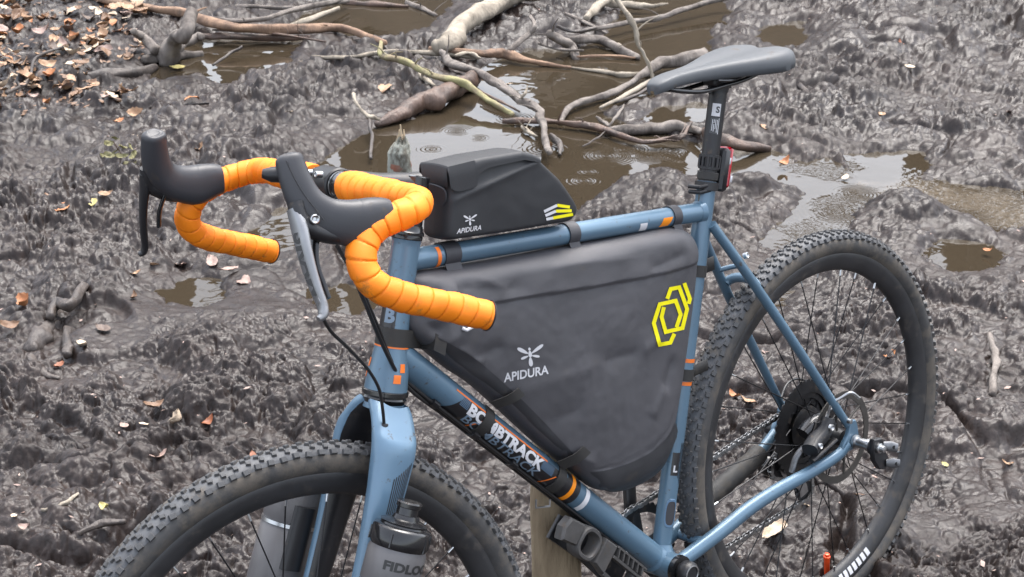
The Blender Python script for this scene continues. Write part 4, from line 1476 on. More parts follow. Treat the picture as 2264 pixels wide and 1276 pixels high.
part('pad_pin', MB().lathe(at_bike(1834, 940, .050), Y, [(0, .0035), (.006, .0035), (.0065, .002)], 10), M['alu'], cal)
# axle end with the trailer mount
ae = REAR + Y * .0762
mb = MB().lathe(ae, Y, [(0, .0100), (.001, .0120), (.006, .0120), (.007, .0088), (.026, .0088), (.0265, .0105), (.034, .0105), (.035, .0085), (.052, .0085), (.053, .0060), (.060, .0055), (.061, 0)], 24)
axm = part('axle_end', mb, M['alu'], bike)
part('axle_seal', MB().lathe(ae + Y * .0345, Y, [(0, .009), (.0004, .0140), (.0055, .0140), (.006, .009)], 24), M['black'], axm)
q = ae + Y * .043
mb = MB().prism([q + V((.014, 0, .004)), q + V((.010, 0, .018)), q + V((-.010, 0, .014)), q + V((-.018, 0, -.006)), q + V((-.030, 0, -.034)), q + V((-.020, 0, -.046)), q + V((-.002, 0, -.040)), q + V((.012, 0, -.020))], Y, .010, .002)
part('mount_plate', mb, M['black'], axm)
for a, b in ((V((-.008, .008, .002)), V((-.026, .024, -.004))), (V((-.018, .006, -.034)), V((-.034, .022, -.036)))):
    pts = [q + a, q + a.lerp(b, .5), q + b]
    tine = part('mount_tine', MB().tube(pts, [(.0035, .0065), (.0040, .0090), (.0030, .0065)], 14, up=(0, 1, 0)), M['dull_alu'], axm)
    part('tine_hole', MB().lathe(q + a.lerp(b, .62) + V((.0, .0042, .0)), V((.35, 1, .1)), [(-.001, .0032), (.0006, .0032), (.0007, 0)], 12), M['gloss'], axm)

# cage plate under the down tube
ax_, up_ = tube_frame(DTA, DTB)
def dtp(t, d, y):
    return DTA + ax_ * t - up_ * d + Y * y
g0 = (at_bike(1270, 1175, .03) - DTA).dot(ax_)
g1 = (at_bike(1420, 1290, .03) - DTA).dot(ax_)
cage = group_part('under_tube_cage', bike)
M['cage'] = mat('worn_grey_plastic', (.075, .072, .07), .5, var=.3, vscale=30, dirt=.35, dscale=40)
GL = g1 - g0
def dplate(pl, y, th, mtl, name='cage_plate', bev=.0012):
    part(name, MB().prism([dtp(g0 + GL * t, d, y) for t, d in pl], Y, th, bev), mtl, cage)
dplate([(.0, .034), (.30, .026), (1, .028), (1, .078), (.42, .070), (.0, .072)], -.012, .006, M['black'])  # added backing, its black stands in for the shade inside the openings
# rounded end with the big round opening
oc = dtp(g0 + GL * .25, .050, .016)
pr_ = []
for k in range(28):
    a = 2 * math.pi * k / 28
    e = math.copysign(abs(math.cos(a)) ** .75, math.cos(a)), math.copysign(abs(math.sin(a)) ** .75, math.sin(a))
    pr_.append((e[0], e[1]))
rg_ = lambda w, h, y: [oc + ax_ * (w * c) + up_ * (h * s_) + Y * y for c, s_ in pr_]
part('cage_eye', MB().rings([rg_(.0165, .0165, -.012), rg_(.0165, .0165, .008), rg_(.0185, .0185, .011), rg_(.0225, .0225, .011), rg_(.0245, .0245, .008), rg_(.0245, .0245, -.012)], caps=False), M['cage'], cage)
dplate([(-.06, .034), (.12, .030), (.13, .064), (-.05, .070), (-.09, .052)], .016, .020, M['cage'], bev=.004)
dplate([(.40, .027), (.56, .0265), (.56, .074), (.40, .068)], .018, .016, M['cage'], bev=.003)
dplate([(.56, .0405), (1, .0425), (1, .0465), (.56, .0450)], .020, .014, M['cage'], bev=.001)
dplate([(.56, .0250), (1, .0265), (1, .0295), (.56, .0282)], .020, .014, M['cage'], bev=.001)
for k in range(6):
    u = .58 + .07 * k
    dplate([(u, .028), (u + .018, .028), (u + .048, .041), (u + .030, .041)], .021, .012, M['cage'], 'cage_tooth', .0006)
dplate([(.88, .0460), (1.0, .0465), (1.0, .080), (.88, .079)], .018, .016, M['cage'], bev=.003)
dplate([(.56, .068), (.88, .0725), (.88, .079), (.56, .0745)], .018, .012, M['cage'], bev=.002)
for t in (.3, .82):
    part('cage_bolt', MB().lathe(dtp(g0 + GL * t, .020, .0), -up_, [(0, .006), (.012, .006), (.013, .004)], 12), M['alu'], cage)

# ================================================================== frame bag
BAG_PX = [(938, 612), (1000, 600), (1120, 580), (1250, 555), (1380, 530), (1500, 507), (1540, 514), (1560, 545), (1558, 590), (1552, 650), (1532, 800), (1512, 925), (1494, 1008), (1456, 1054), (1404, 1084), (1350, 1093), (1318, 1070), (1265, 1026), (1219, 990), (1090, 872), (1024, 826), (960, 772), (922, 735), (916, 690), (924, 640)]
BO = catmull([at_bike(x, y, .030) for x, y in BAG_PX], 10, True)
BO = [V((p.x, 0, p.z)) for p in BO]
BC = sum(BO, V()) / len(BO)
_a = np.array([math.atan2(p.z - BC.z, p.x - BC.x) for p in BO])
_r = np.array([(p - BC).length for p in BO])
_o = np.argsort(_a)
_a, _r = _a[_o], _r[_o]
def bag_s(x, z):
    dx, dz = x - BC.x, z - BC.z
    return np.hypot(dx, dz) / np.interp(np.arctan2(dz, dx), _a, _r, period=2 * math.pi)
def seg_d(x, z, a, b):
    ex, ez = b.x - a.x, b.z - a.z
    t = np.clip(((x - a.x) * ex + (z - a.z) * ez) / (ex * ex + ez * ez), 0, 1)
    dx, dz = x - a.x - ex * t, z - a.z - ez * t
    return np.hypot(dx, dz), (ex * dz - ez * dx) / math.hypot(ex, ez), t
FLAP = [at_bike(x, y, .04) for x, y in ((905, 705), (1085, 672), (1330, 632), (1480, 604), (1560, 582))]
LOWS = [at_bike(x, y, .04) for x, y in ((1290, 1052), (1380, 1030), (1450, 995), (1490, 950), (1515, 890))]
FOLDS = [((960, 790), (1090, 690), .0030, .016), ((1000, 820), (1130, 760), -.0030, .014), ((940, 720), (1010, 700), .004, .012), ((1130, 880), (1330, 800), .0022, .020), ((1330, 800), (1420, 780), -.0030, .016),
         ((1420, 780), (1475, 740), .0030, .012), ((1475, 870), (1500, 790), -.0035, .010), ((1445, 930), (1480, 850), .003, .010), ((1000, 640), (1180, 640), -.0022, .016), ((1200, 590), (1420, 570), .0025, .016),
         ((1430, 600), (1530, 560), -.0025, .012), ((1060, 610), (1130, 645), .0025, .010), ((1190, 950), (1300, 900), -.0025, .018), ((1250, 1000), (1330, 1030), .0025, .010), ((980, 660), (1020, 640), .0035, .010),
         ((1020, 770), (1080, 810), .0030, .009), ((930, 690), (985, 745), -.004, .010)]
FOLDS = [(at_bike(*a, .04), at_bike(*b, .04), h, w) for a, b, h, w in FOLDS]
def bag_y(x, z):
    x, z = np.asarray(x, float), np.asarray(z, float)
    s = bag_s(x, z)
    y = .0285 * (1 - np.clip(s, 0, 1) ** 24) ** .5 + .0125 * (1 - np.clip(s, 0, 1) ** 2.2)
    env = 1 - sstep(.86, 1.0, s)
    d = np.zeros(x.shape)
    for a, b, h, w in FOLDS:
        q, side, t = seg_d(x, z, a, b)
        d = d + h * 1.35 * np.exp(-np.abs(q / w) ** 1.25) * sstep(0, .2, t) * (1 - sstep(.8, 1, t))
    d = d + .0011 * fbm(x * 9, z * 9, 91, 2) - .0007 * np.abs(perlin(x * 16 + z * 10, z * 20 - x * 6, 93)) + .0004 * perlin(x * 70, z * 70, 95)
    best = np.full(x.shape, 9.0)
    sg = np.zeros(x.shape)
    for a, b in zip(FLAP, FLAP[1:]):
        q, side, t = seg_d(x, z, a, b)
        m = q < best
        best, sg = np.where(m, q, best), np.where(m, side, sg)
    up = sstep(-.0012, .0012, np.where(sg < 0, best, -best)) if FLAP_UP else sstep(-.0012, .0012, np.where(sg > 0, best, -best))
    d = d + .0040 * up
    best = np.full(x.shape, 9.0)
    for a, b in zip(LOWS, LOWS[1:]):
        q, side, t = seg_d(x, z, a, b)
        best = np.minimum(best, q)
    d = d - .0014 * np.exp(-(best / .0016) ** 2)
    return y + d * env
FLAP_UP = True
_q, _side, _t = seg_d(np.array([(FLAP[1].x + FLAP[2].x) / 2]), np.array([FLAP[1].z + .05]), FLAP[1], FLAP[2])
FLAP_UP = bool(_side[0] < 0)
fbag = thing('frame_bag', 'dark grey roll top frame bag filling the main triangle of the bicycle frame', 'bag', (BC.x, 0, .44))
LOWLINE = [(p.x, p.z) for p in LOWS]
def bag_mesh(side):
    n = len(BO)
    ss = np.concatenate([np.linspace(0, .80, 46)[1:], np.linspace(.80, .95, 14)[1:], np.linspace(.95, 1, 12)[1:]])
    X = np.array([[BC.x + s * (p.x - BC.x) for p in BO] for s in ss])
    Z = np.array([[BC.z + s * (p.z - BC.z) for p in BO] for s in ss])
    Yv = bag_y(X, Z)
    if side < 0:
        Yv = -Yv
    rows = [[V((X[i, j], Yv[i, j], Z[i, j])) for j in range(n)] for i in range(len(ss))]
    mb = MB().grid(rows, wrap=True)
    mb.add([V((BC.x, side * float(bag_y(np.array([BC.x]), np.array([BC.z]))[0]), BC.z))] + rows[0], [(0, 1 + j, 1 + (j + 1) % n) for j in range(n)])
    return mb
part('side_panel', bag_mesh(1), M['bag'], fbag, angle=70)
part('side_panel', bag_mesh(-1), M['bag'], fbag, angle=70)
# black reinforced panel in the bottom corner and along the lower edge
def on_bag(px, py, off=.0006, y=.043):
    p = at_bike(px, py, y)
    for _ in range(3):
        yy = float(bag_y(np.array([p.x]), np.array([p.z]))[0])
        p = at_bike(px, py, yy + off)
    return p
def bag_patch(rows_px, off=.0006):
    return MB().grid([[on_bag(x, y, off) for x, y in r] for r in rows_px])
def lerp_rows(A, B, n, m):
    A, B = catmull([V((*q, 0)) for q in A], n), catmull([V((*q, 0)) for q in B], n)
    rows = []
    for k in range(m + 1):
        rows.append([(a.x + (b.x - a.x) * k / m, a.y + (b.y - a.y) * k / m) for a, b in zip(A, B)])
    return rows
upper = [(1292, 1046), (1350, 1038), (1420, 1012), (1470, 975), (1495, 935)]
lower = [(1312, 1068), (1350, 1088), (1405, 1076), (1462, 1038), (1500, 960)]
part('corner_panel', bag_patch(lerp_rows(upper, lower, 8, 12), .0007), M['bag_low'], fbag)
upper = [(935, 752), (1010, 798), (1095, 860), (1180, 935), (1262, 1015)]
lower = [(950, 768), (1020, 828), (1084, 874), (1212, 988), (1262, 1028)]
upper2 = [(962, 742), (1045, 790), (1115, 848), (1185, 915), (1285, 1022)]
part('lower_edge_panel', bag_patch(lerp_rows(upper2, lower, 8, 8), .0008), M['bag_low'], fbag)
def bag_text(s, p0, p1, capx, bold, mtl, name='lettering', shear=0, cut=.15):
    v, f = text_mesh(s, 1.0, bold, shear, cut=cut)
    w = max(p.x for p in v)
    dx, dy = (p1[0] - p0[0]) / w, (p1[1] - p0[1]) / w
    L2 = math.hypot(p1[0] - p0[0], p1[1] - p0[1])
    ux, uy = (p1[1] - p0[1]) / L2, -(p1[0] - p0[0]) / L2
    h = .70
    vv = [on_bag(p0[0] + p.x * dx + ux * 0 + .0 * p.y, p0[1] + p.x * dy - p.y / h * capx) for p in v]
    return part(name, MB().add(vv, f), mtl, fbag)
bag_text('APIDURA', (1115, 845), (1213, 826), 19, .022, M['grey_print'])
def bee(cx, cy, sz, tilt, place, parent, mtl):
    """a bee with four wings, drawn as flat print"""
    def el(x0, y0, x1, y1, w):
        n = 14
        dx, dy = x1 - x0, y1 - y0
        L2 = math.hypot(dx, dy)
        o = []
        for k in range(n):
            a = 2 * math.pi * k / n
            t = .5 - .5 * math.cos(a)
            ww = w * math.sin(a) * (.65 + .7 * t) * .8
            o.append((x0 + dx * t - dy / L2 * ww, y0 + dy * t + dx / L2 * ww))
        return o
    shapes = [el(.10, .12, .92, .62, .13), el(-.10, .12, -.78, .55, .15), el(.10, -.02, .62, -.14, .10), el(-.10, -.02, -.62, -.18, .10), el(.0, -.10, .0, -.72, .16), el(0, .34, .02, -.12, .14), el(.0, .52, .0, .34, .10)]
    ct, st_ = math.cos(tilt), math.sin(tilt)
    for o in shapes:
        pts = [place(cx + (x * ct + y * st_) * sz, cy - (y * ct - x * st_) * sz) for x, y in o]
        part('bee_emblem', MB().add(pts, [tuple(range(len(pts)))]), mtl, parent)
bee(1172, 786, 34, -.10, lambda x, y: on_bag(x, y), fbag, M['grey_print'])
def line_strip(pts, w, place, closed=True):
    n = len(pts)
    rows = [[], []]
    for i in range(n + (1 if closed else 0)):
        i0, i1, i2 = (i - 1) % n, i % n, (i + 1) % n
        p = pts[i1]
        if not closed and i == 0:
            d0 = d1 = (pts[1][0] - p[0], pts[1][1] - p[1])
        elif not closed and i == n - 1:
            d0 = d1 = (p[0] - pts[i0][0], p[1] - pts[i0][1])
        else:
            d0, d1 = (p[0] - pts[i0][0], p[1] - pts[i0][1]), (pts[i2][0] - p[0], pts[i2][1] - p[1])
        def nrm(d):
            q = math.hypot(*d)
            return (-d[1] / q, d[0] / q)
        a, b = nrm(d0), nrm(d1)
        mx, my = a[0] + b[0], a[1] + b[1]
        q = (mx * mx + my * my) / 2
        mx, my = mx / q, my / q
        rows[0].append((p[0] + mx * w / 2, p[1] + my * w / 2))
        rows[1].append((p[0] - mx * w / 2, p[1] - my * w / 2))
    out_rows = [[], [], []]
    full = [[], [], []]
    for i in range(len(rows[0]) - 1):
        for k in range(6):
            t = k / 6
            for j, (ra, f_) in enumerate(((rows[0], 0), (None, .5), (rows[1], 1))):
                A = [rows[0][i][c] + (rows[0][i + 1][c] - rows[0][i][c]) * t for c in (0, 1)]
                B = [rows[1][i][c] + (rows[1][i + 1][c] - rows[1][i][c]) * t for c in (0, 1)]
                full[j].append((A[0] + (B[0] - A[0]) * f_, A[1] + (B[1] - A[1]) * f_))
    for j, p in enumerate((rows[0][-1], None, rows[1][-1])):
        full[j].append(p if p else ((rows[0][-1][0] + rows[1][-1][0]) / 2, (rows[0][-1][1] + rows[1][-1][1]) / 2))
    return MB().grid([[place(*q) for q in r] for r in full])
for hexa, cl in (([(1495.6, 723.9), (1505, 695.6), (1494, 665), (1458.8, 672.9), (1445.5, 714.5), (1458.8, 762.3), (1482.3, 757.6), (1491, 738)], False),
                 ([(1475.3, 661), (1483, 639.2), (1501.9, 635.3), (1519.2, 683.1), (1509, 725.4), (1472, 734), (1462.7, 701), (1468, 679)], False), ([(1513, 626), (1525.5, 661), (1522.5, 672)], False)):
    part('hexagon_emblem', line_strip(hexa, 8.5, lambda x, y: on_bag(x, y, .0009), cl), M['yellow_print'], fbag)
# fasteners
def strap_loop(px0, px1, A, B, r, a0, a1, mtl, parent, w=None, name='strap', lift=.0012):
    pass
def tube_strap(A, B, t, w, r, a0, a1, tail, mtl, parent, name='strap', yo=0):
    """a strap round a tube from angle a0 to a1, ending in a straight tail"""
    ax, up = tube_frame(A, B)
    rows = []
    for k in range(25):
        an = R_(a0 + (a1 - a0) * k / 24)
        n_ = Y * math.cos(an) + up * math.sin(an)
        rows.append([A + ax * (t + q) + n_ * (r) for q in (-w / 2, -w / 2 + .001, w / 2 - .001, w / 2)])
    mb = MB()
    outer = rows
    th = .0016
    R2 = []
    for k, row in enumerate(rows):
        an = R_(a0 + (a1 - a0) * k / 24)
        n_ = Y * math.cos(an) + up * math.sin(an)
        R2.append([row[0], row[0] + n_ * th, row[3] + n_ * th, row[3]])
    if tail:
        last = R2[-1]
        for d in tail:
            d = V(d)
            R2.append([p + d for p in last])
    mb.rings(R2)
    return part(name, mb, mtl, parent, angle=30)
for px, py, w in ((1003, 560, .026), (1272, 515, .020), (1500, 480, .017)):
    t = tt_t(px, py)
    tube_strap(TTH, TTS, t, w, .0150, 160, -38, [(0, .004, -.012), (0.001, .011, -.030)], M['strap'], fbag)
for (px, py), w, flap in (((1076, 924), .019, ((1080, 889), (1145, 857), (1159, 873), (1098, 903))), ((1240, 1046), .019, ((1229, 1021), (1289, 986), (1305, 1000), (1244, 1038)))):
    t = dt_t(px, py)
    tube_strap(DTA, DTB, t, w, RD + .0008, -150, 62, None, M['strap_dirty'], fbag)
    y0 = float(bag_y(np.array([at_bike(*flap[1], .04).x]), np.array([at_bike(*flap[1], .04).z]))[0])
    cs_ = [at_bike(*flap[0], .026), at_bike(*flap[1], y0 + .007), at_bike(*flap[2], y0 + .007), at_bike(*flap[3], .026)]
    rr = []
    for u in (0, .25, .5, .75, 1):
        p, q_ = cs_[0].lerp(cs_[1], u), cs_[3].lerp(cs_[2], u)
        o_ = Y * (.006 * math.sin(u * math.pi))
        rr.append([p + o_, p + o_ + Y * .0016, q_ + o_ + Y * .0016, q_ + o_])
    part('strap', MB().rings(rr), M['strap_dirty'], fbag, angle=30)
# strap round the head tube
tz = ht_t(860, 745)
ax2, up2 = tube_frame(HTB, HTT)
rows = []
for k in range(23):
    an = R_(150 - 165 * k / 22)
    n_ = Y * math.cos(an) + up2 * math.sin(an)
    r_ = ht_r(tz) + .0007
    rows.append([HTB + ax2 * (tz + q) + n_ * rr for q, rr in ((-.0115, r_), (-.0115, r_ + .0016), (.0115, r_ + .0016), (.0115, r_))])
for px, py in ((930, 752), (960, 755), (985, 768)):
    p = on_bag(px, py, .003)
    rows.append([p + HAD * q + Y * rr for q, rr in ((-.0110, 0), (-.0110, .0016), (.0105, .0016), (.0105, 0))])
part('strap', MB().rings(rows), M['strap_dirty'], fbag, angle=30)
for px, py in ((1530, 830), (1560, 600)):
    t = st_t(px - 14, py)
    tube_strap(ST0, ST1, t, .018, .0152, 200, -60, None, M['strap_dirty'], fbag)
    p = BB + STD * t
    if py > 700:
        q = p + V((-.014, .012, 0))
        part('strap', MB().box(q + V((-.018, -.004, .001)), (.034, .0022, .018), bev=.0006), M['strap_dirty'], fbag)
    else:
        part('strap', MB().box(p + V((-.030, -.004, -.002)), (.034, .0022, .022), bev=.0006), M['strap_dirty'], fbag)
for px, py in ((1519, 798), (1524, 848)):
    t = st_t(px, py)
    part('orange_ring', patch(ST0, ST1, .0152, t - .003, t + .003, -70, 60, 2, 14), M['orange_print'], seat_tube)
q = on_bag(1022, 726, .001)
part('zip_pull', MB().tube([q, q + V((-.004, .004, -.003)), q + V((-.016, .005, -.001))], .0024, 8), M['grey_print'], fbag)

# ================================================================== top tube bag
TB = [(.3665, .8925), (.352, .952), (.3455, .984), (.290, .9815), (.222, .9745), (.191, .9625), (.154, .925), (.127, .884), (.1225, .8705), (.140, .8605), (.255, .8755)]
def dense(pl, step=.004):
    o = []
    for i in range(len(pl)):
        a, b = V((pl[i][0], 0, pl[i][1])), V((pl[(i + 1) % len(pl)][0], 0, pl[(i + 1) % len(pl)][1]))
        n = max(2, int((b - a).length / step))
        o += [a.lerp(b, k / n) for k in range(n)]
    for _ in range(4):
        o = [(o[i - 1] + o[i] * 2 + o[(i + 1) % len(o)]) / 4 for i in range(len(o))]
    return o
TO = dense(TB)
TCn = V((.25, 0, .925))
_ta = np.array([math.atan2(p.z - TCn.z, p.x - TCn.x) for p in TO])
_tr = np.array([(p - TCn).length for p in TO])
_to = np.argsort(_ta)
_ta, _tr = _ta[_to], _tr[_to]
def tb_y(x, z):
    x, z = np.asarray(x, float), np.asarray(z, float)
    dx, dz = x - TCn.x, z - TCn.z
    s = np.hypot(dx, dz) / np.interp(np.arctan2(dz, dx), _ta, _tr, period=2 * math.pi)
    y = .029 * (1 - np.clip(s, 0, 1) ** 30) ** .5
    crease = .955 - (x - .25) * .10
    up = sstep(-.0015, .004, z - crease - .012 * (x > .5))
    y = y - .0030 * up - .10 * np.clip(z - crease - .002, 0, .05) + .0012 * np.exp(-((z - crease) / .006) ** 2)
    y = y + .0012 * (1 - s ** 2) + .0006 * fbm(x * 25, z * 25, 97, 2)
    return np.maximum(y, .004 * (s < 1))
tbag = thing('top_tube_bag', 'small black padded bag strapped on the top tube behind the stem', 'bag', (.25, 0, .865))
def tb_mesh(side):
    ss = np.concatenate([np.linspace(0, .8, 30)[1:], np.linspace(.8, .96, 16)[1:], np.linspace(.96, 1, 10)[1:]])
    X = np.array([[TCn.x + s * (p.x - TCn.x) for p in TO] for s in ss])
    Z = np.array([[TCn.z + s * (p.z - TCn.z) for p in TO] for s in ss])
    Yv = tb_y(X, Z) * side
    Yv[-1, :] = 0
    rows = [[V((X[i, j], Yv[i, j], Z[i, j])) for j in range(len(TO))] for i in range(len(ss))]
    mb = MB().grid(rows, wrap=True)
    return mb.add([V((TCn.x, .030 * side, TCn.z))] + rows[0], [(0, 1 + j, 1 + (j + 1) % len(TO)) for j in range(len(TO))])
part('bag_body', tb_mesh(1), M['ttbag'], tbag, angle=70)
part('bag_body', tb_mesh(-1), M['ttbag'], tbag, angle=70)
# lid: a cover draped over the top with a deeper front flap
LIDX = [.3490, .3485, .340, .320, .3085, .3060, .300, .285, .25, .222, .205, .193]
LIDD = [.026, .029, .033, .034, .032, .026, .018, .0125, .011, .010, .009, .007]
rows = []
lx, ld = cat1(LIDX, 5), cat1(LIDD, 5)
for x, dd in zip(lx, ld):
    zt = float(np.interp(x, [.16, .191, .205, .222, .290, .346], [.931, .9630, .9715, .9785, .9855, .9878]))
    row = []
    for k in range(29):
        u = -1 + 2 * k / 28
        w = .0290
        au = abs(u)
        if au < .62:
            y, z = w * (au / .62) * .93, zt + .0016 * (1 - (au / .62) ** 2)
        else:
            q = (au - .62) / .38
            y = w * (.93 + .10 * min(1, q * 3.2) + .03 * q)
            z = zt - dd * max(0, q - .06) / .94 - .001 * min(1, q * 4)
        row.append(V((x, math.copysign(y, u), z)))
    rows.append(row)
part('lid', MB().grid(rows), M['ttbag'], tbag, angle=60)
fr = rows[0]
mb = MB().grid([fr, [p + V((.0025, 0, -.002)) for p in fr], [V((.3515, p.y * .98, p.z - (.028 if abs(p.y) < .027 else .004))) for p in fr]])
part('lid_front', mb, M['ttbag'], tbag, angle=60)
part('pull_tab', MB().prism(catmull([V((.3535, y, z)) for y, z in ((-.014, .962), (.018, .960), (.022, .948), (.014, .936), (-.004, .934), (-.014, .944))], 4, True), V((1, 0, .1)), .003, .0008), M['strap'], tbag)
def on_tb(px, py, off=.0007):
    p = at_bike(px, py, .029)
    for _ in range(3):
        p = at_bike(px, py, float(tb_y(np.array([p.x]), np.array([p.z]))[0]) + off)
    return p
v, f = text_mesh('APIDURA', 1.0, .02, .25, cut=.2)
w = max(p.x for p in v)
vv = [on_tb(1010 + 54 * p.x / w, 517 - 9 * p.x / w - p.y / .7 * 10.5) for p in v]
part('lettering', MB().add(vv, f), M['white_print'], tbag)
bee(1039, 486, 17.5, -.05, lambda x, y: on_tb(x, y), tbag, M['white_print'])
for (ax0, ay0), (bx, by), (cx_, cy_) in (((1203, 468), (1232, 454), (1260, 458)), ((1206, 477), (1229, 467), (1264, 466)), ((1208, 485), (1223, 482), (1267, 474))):
    part('white_stripe', line_strip([(ax0, ay0), (bx, by)], 6.2, lambda x, y: on_tb(x, y), False), M['white_print'], tbag)
    part('yellow_stripe', line_strip([(bx, by), (cx_, cy_)], 6.6, lambda x, y: on_tb(x, y), False), M['yellow_print'], tbag)

# ================================================================== bottles on the fork
def bottle(s, label):
    axis = (CRN - FRONT).normalized()
    c0 = V((.5360, .110 * s, .5790))
    if s < 0:
        c0 = at_steer(668, 1042, -.112)
    base = SM @ (c0 - axis * .16)
    t = thing('water_bottle', label, 'bottle', base)
    b0 = c0 - axis * .16
    pr = [(0, .028), (.003, .035), (.01, .0368), (.085, .0368), (.088, .0350), (.094, .0350), (.097, .0368), (.135, .0366), (.140, .0350), (.148, .0346)]
    part('bottle_body', MB().lathe(b0, axis, pr, 40), M['bottle'], t, steer=True)
    cp = [(.140, .0345), (.1455, .0372), (.150, .0378), (.163, .0372), (.1655, .0355), (.1675, .0300), (.1695, .0290), (.1715, .0300), (.1735, .0260), (.176, .0180), (.181, .0160), (.1815, .0145), (.190, .0142), (.191, .0160), (.196, .0165), (.198, .0150), (.1985, .008), (.198, 0)]
    part('bottle_cap', MB().lathe(b0, axis, cp, 40), M['gloss'], t, steer=True)
    for k in range(5):
        a = 2 * math.pi * k / 5
        aa = axis.orthogonal().normalized()
        bb_ = axis.cross(aa)
        n_ = aa * math.cos(a) + bb_ * math.sin(a)
        part('cap_rib', MB().tube([b0 + axis * .143 + n_ * .0377, b0 + axis * .160 + n_ * .0374], .0014, 6), M['gloss'], t, steer=True)
    br = b0 + axis * .085 - Y * (.030 * s)
    part('bottle_mount', MB().tube([br - axis * .05, br + axis * .035], [(.012, .016)] * 2, 14, up=Y, power=3), M['black'], t, steer=True)
    part('mount_band', MB().lathe(b0 + axis * .088, axis, [(0, .0358), (.0002, .0374), (.005, .0374), (.0052, .0358)], 36), M['alu'], t, steer=True)
    if s > 0:
        aa = (Y - axis * Y.dot(axis)).normalized()
        bb_ = axis.cross(aa)                      # towards the back of the bike or the front
        v, f = text_mesh('FIDLOCK', .0150, .0007, width=1.28, cut=.004)
        cx0 = .004
        # start of the word seen from the front left
        vv = []
        for p in v:
            an = START_AN + TSGN * (p.x / .0372)
            vv.append(b0 + axis * (.117 + p.y) + (aa * math.cos(an) + bb_ * math.sin(an)) * .0371)
        part('lettering', MB().add(vv, f), M['bottle_print'], t, steer=True)
    return t
axis_ = (CRN - FRONT).normalized()
_aa = (Y - axis_ * Y.dot(axis_)).normalized()
_bb = axis_.cross(_aa)
TSGN = -1 if _bb.x > 0 else 1
START_AN = R_(52) * (1 if _bb.x > 0 else -1)
bottle(1, 'smoky grey bottle with black cap on the near fork leg')
bottle(-1, 'grey bottle on the far fork leg, seen behind the front wheel')

# ================================================================== tail light
lc = STT + STD * .026
tlight = thing('tail_light', 'red rear light strapped to the black seat post', 'light', (STT.x - .02, 0, STT.z))
mb = MB()
for dz in (.0, .018):
    mb.lathe(STT + STD * (.020 + dz), STD, [(-.0025, .0140), (-.002, .0160), (.002, .0160), (.0025, .0140)], 26)
part('rubber_band', mb, M['black'], tlight, kind='stuff')
for k in range(9):
    a = R_(-60 + 30 * k)
    ax3, up3 = tube_frame(STT - STD, STT)
    n_ = Y * math.cos(a) - up3 * math.sin(a) if False else Y * math.cos(a) + V((1, 0, .3)).normalized() * math.sin(a)
    part('band_rung', MB().tube([STT + STD * .020 + n_ * .0152, STT + STD * .038 + n_ * .0152], .0022, 8), M['black'], tlight)
part('collar', MB().lathe(STT + STD * .002, STD, [(0, .0150), (.001, .0162), (.011, .0162), (.012, .0150)], 26), M['strap_dirty'], tlight)
q = STT + STD * .014 + V((-.0275, 0, -.002))
Bx = Matrix(((-STD.z * 1, 0, STD.x), (0, 1, 0), (STD.x, 0, STD.z))).to_3x3()
part('light_body', MB().box(q + V((.003, 0, 0)), (.018, .030, .066), Bx, bev=.004), M['black'], tlight)
part('light_lens', MB().box(q + V((-.0085, 0, .0015)), (.010, .028, .062), Bx, bev=.0035), M['red'], tlight)
for z in (-.016, .012):
    part('lens_cell', MB().box(q + V((-.0075, .0142, z)), (.005, .0015, .010), Bx, bev=.0005), M['white_print'], tlight)

# stub of the shifter on the inner side of the near hood
part('shifter_stub', MB().tube([at_steer(622, 386, .19), at_steer(600, 386, .185), at_steer(580, 384, .18)], [.009, .0085, .005], 10), M['black'], bike, steer=True)
# ================================================================== post, broken stake
def wood(name, c, c2, rough=.8, st=(1, 1, .2), vs=14, dirt=.2, bump=.5):
    M[name] = mat(name, c, rough, var=.5, color2=c2, vscale=vs, bump=1.0, bscale=90, bdist=.005, stretch=st, dirt=dirt, dscale=12, dirtcol=(.05, .042, .036))
wood('post_wood', (.36, .285, .185), (.20, .15, .095), .75)
wood('bark_grey', (.20, .175, .155), (.09, .075, .065), dirt=.4)
wood('bark_pale', (.34, .295, .235), (.21, .18, .14), dirt=.3)
wood('bark_tan', (.29, .185, .12), (.16, .10, .068), dirt=.3)
wood('bark_brown', (.12, .075, .055), (.06, .042, .034), .5)
wood('bark_dark', (.072, .058, .050), (.036, .030, .028), .5)
wood('bark_moss', (.25, .235, .11), (.20, .16, .10), dirt=.15)
wood('bark_lichen', (.33, .345, .30), (.10, .09, .07), vs=45, st=(1, 1, .5), dirt=.1)
wood('pale_wood', (.55, .44, .30), (.42, .32, .21), dirt=.05)
wood('rust_bark', (.24, .085, .05), (.16, .10, .075), vs=20, dirt=.02)

pc = RL3 @ at_bike(1229, 1150, -.062)
post_o = thing('wooden_post', 'upright weathered wooden post standing behind the blue down tube', 'post', (pc.x, pc.y, gh(pc.x, pc.y)), lean=False)
pb = V((pc.x, pc.y, -.15))
rings = []
rp_ = random.Random(3)
for k in range(22):
    z = pb.z + (pc.z + .22 - pb.z) * k / 21
    r = .041 - .0065 * k / 21
    rings.append([V((pb.x + .004 * math.sin(k * .5), pb.y, z)) + V((math.cos(a), math.sin(a), 0)) * (r * (1 + .05 * math.sin(a * 3 + 1) + .03 * math.sin(a * 7 + k * .4) + .02 * math.sin(k * 1.3 + a))) for a in [2 * math.pi * j / 28 for j in range(28)]])
part('post_shaft', MB().rings(rings), M['post_wood'], post_o, angle=60)

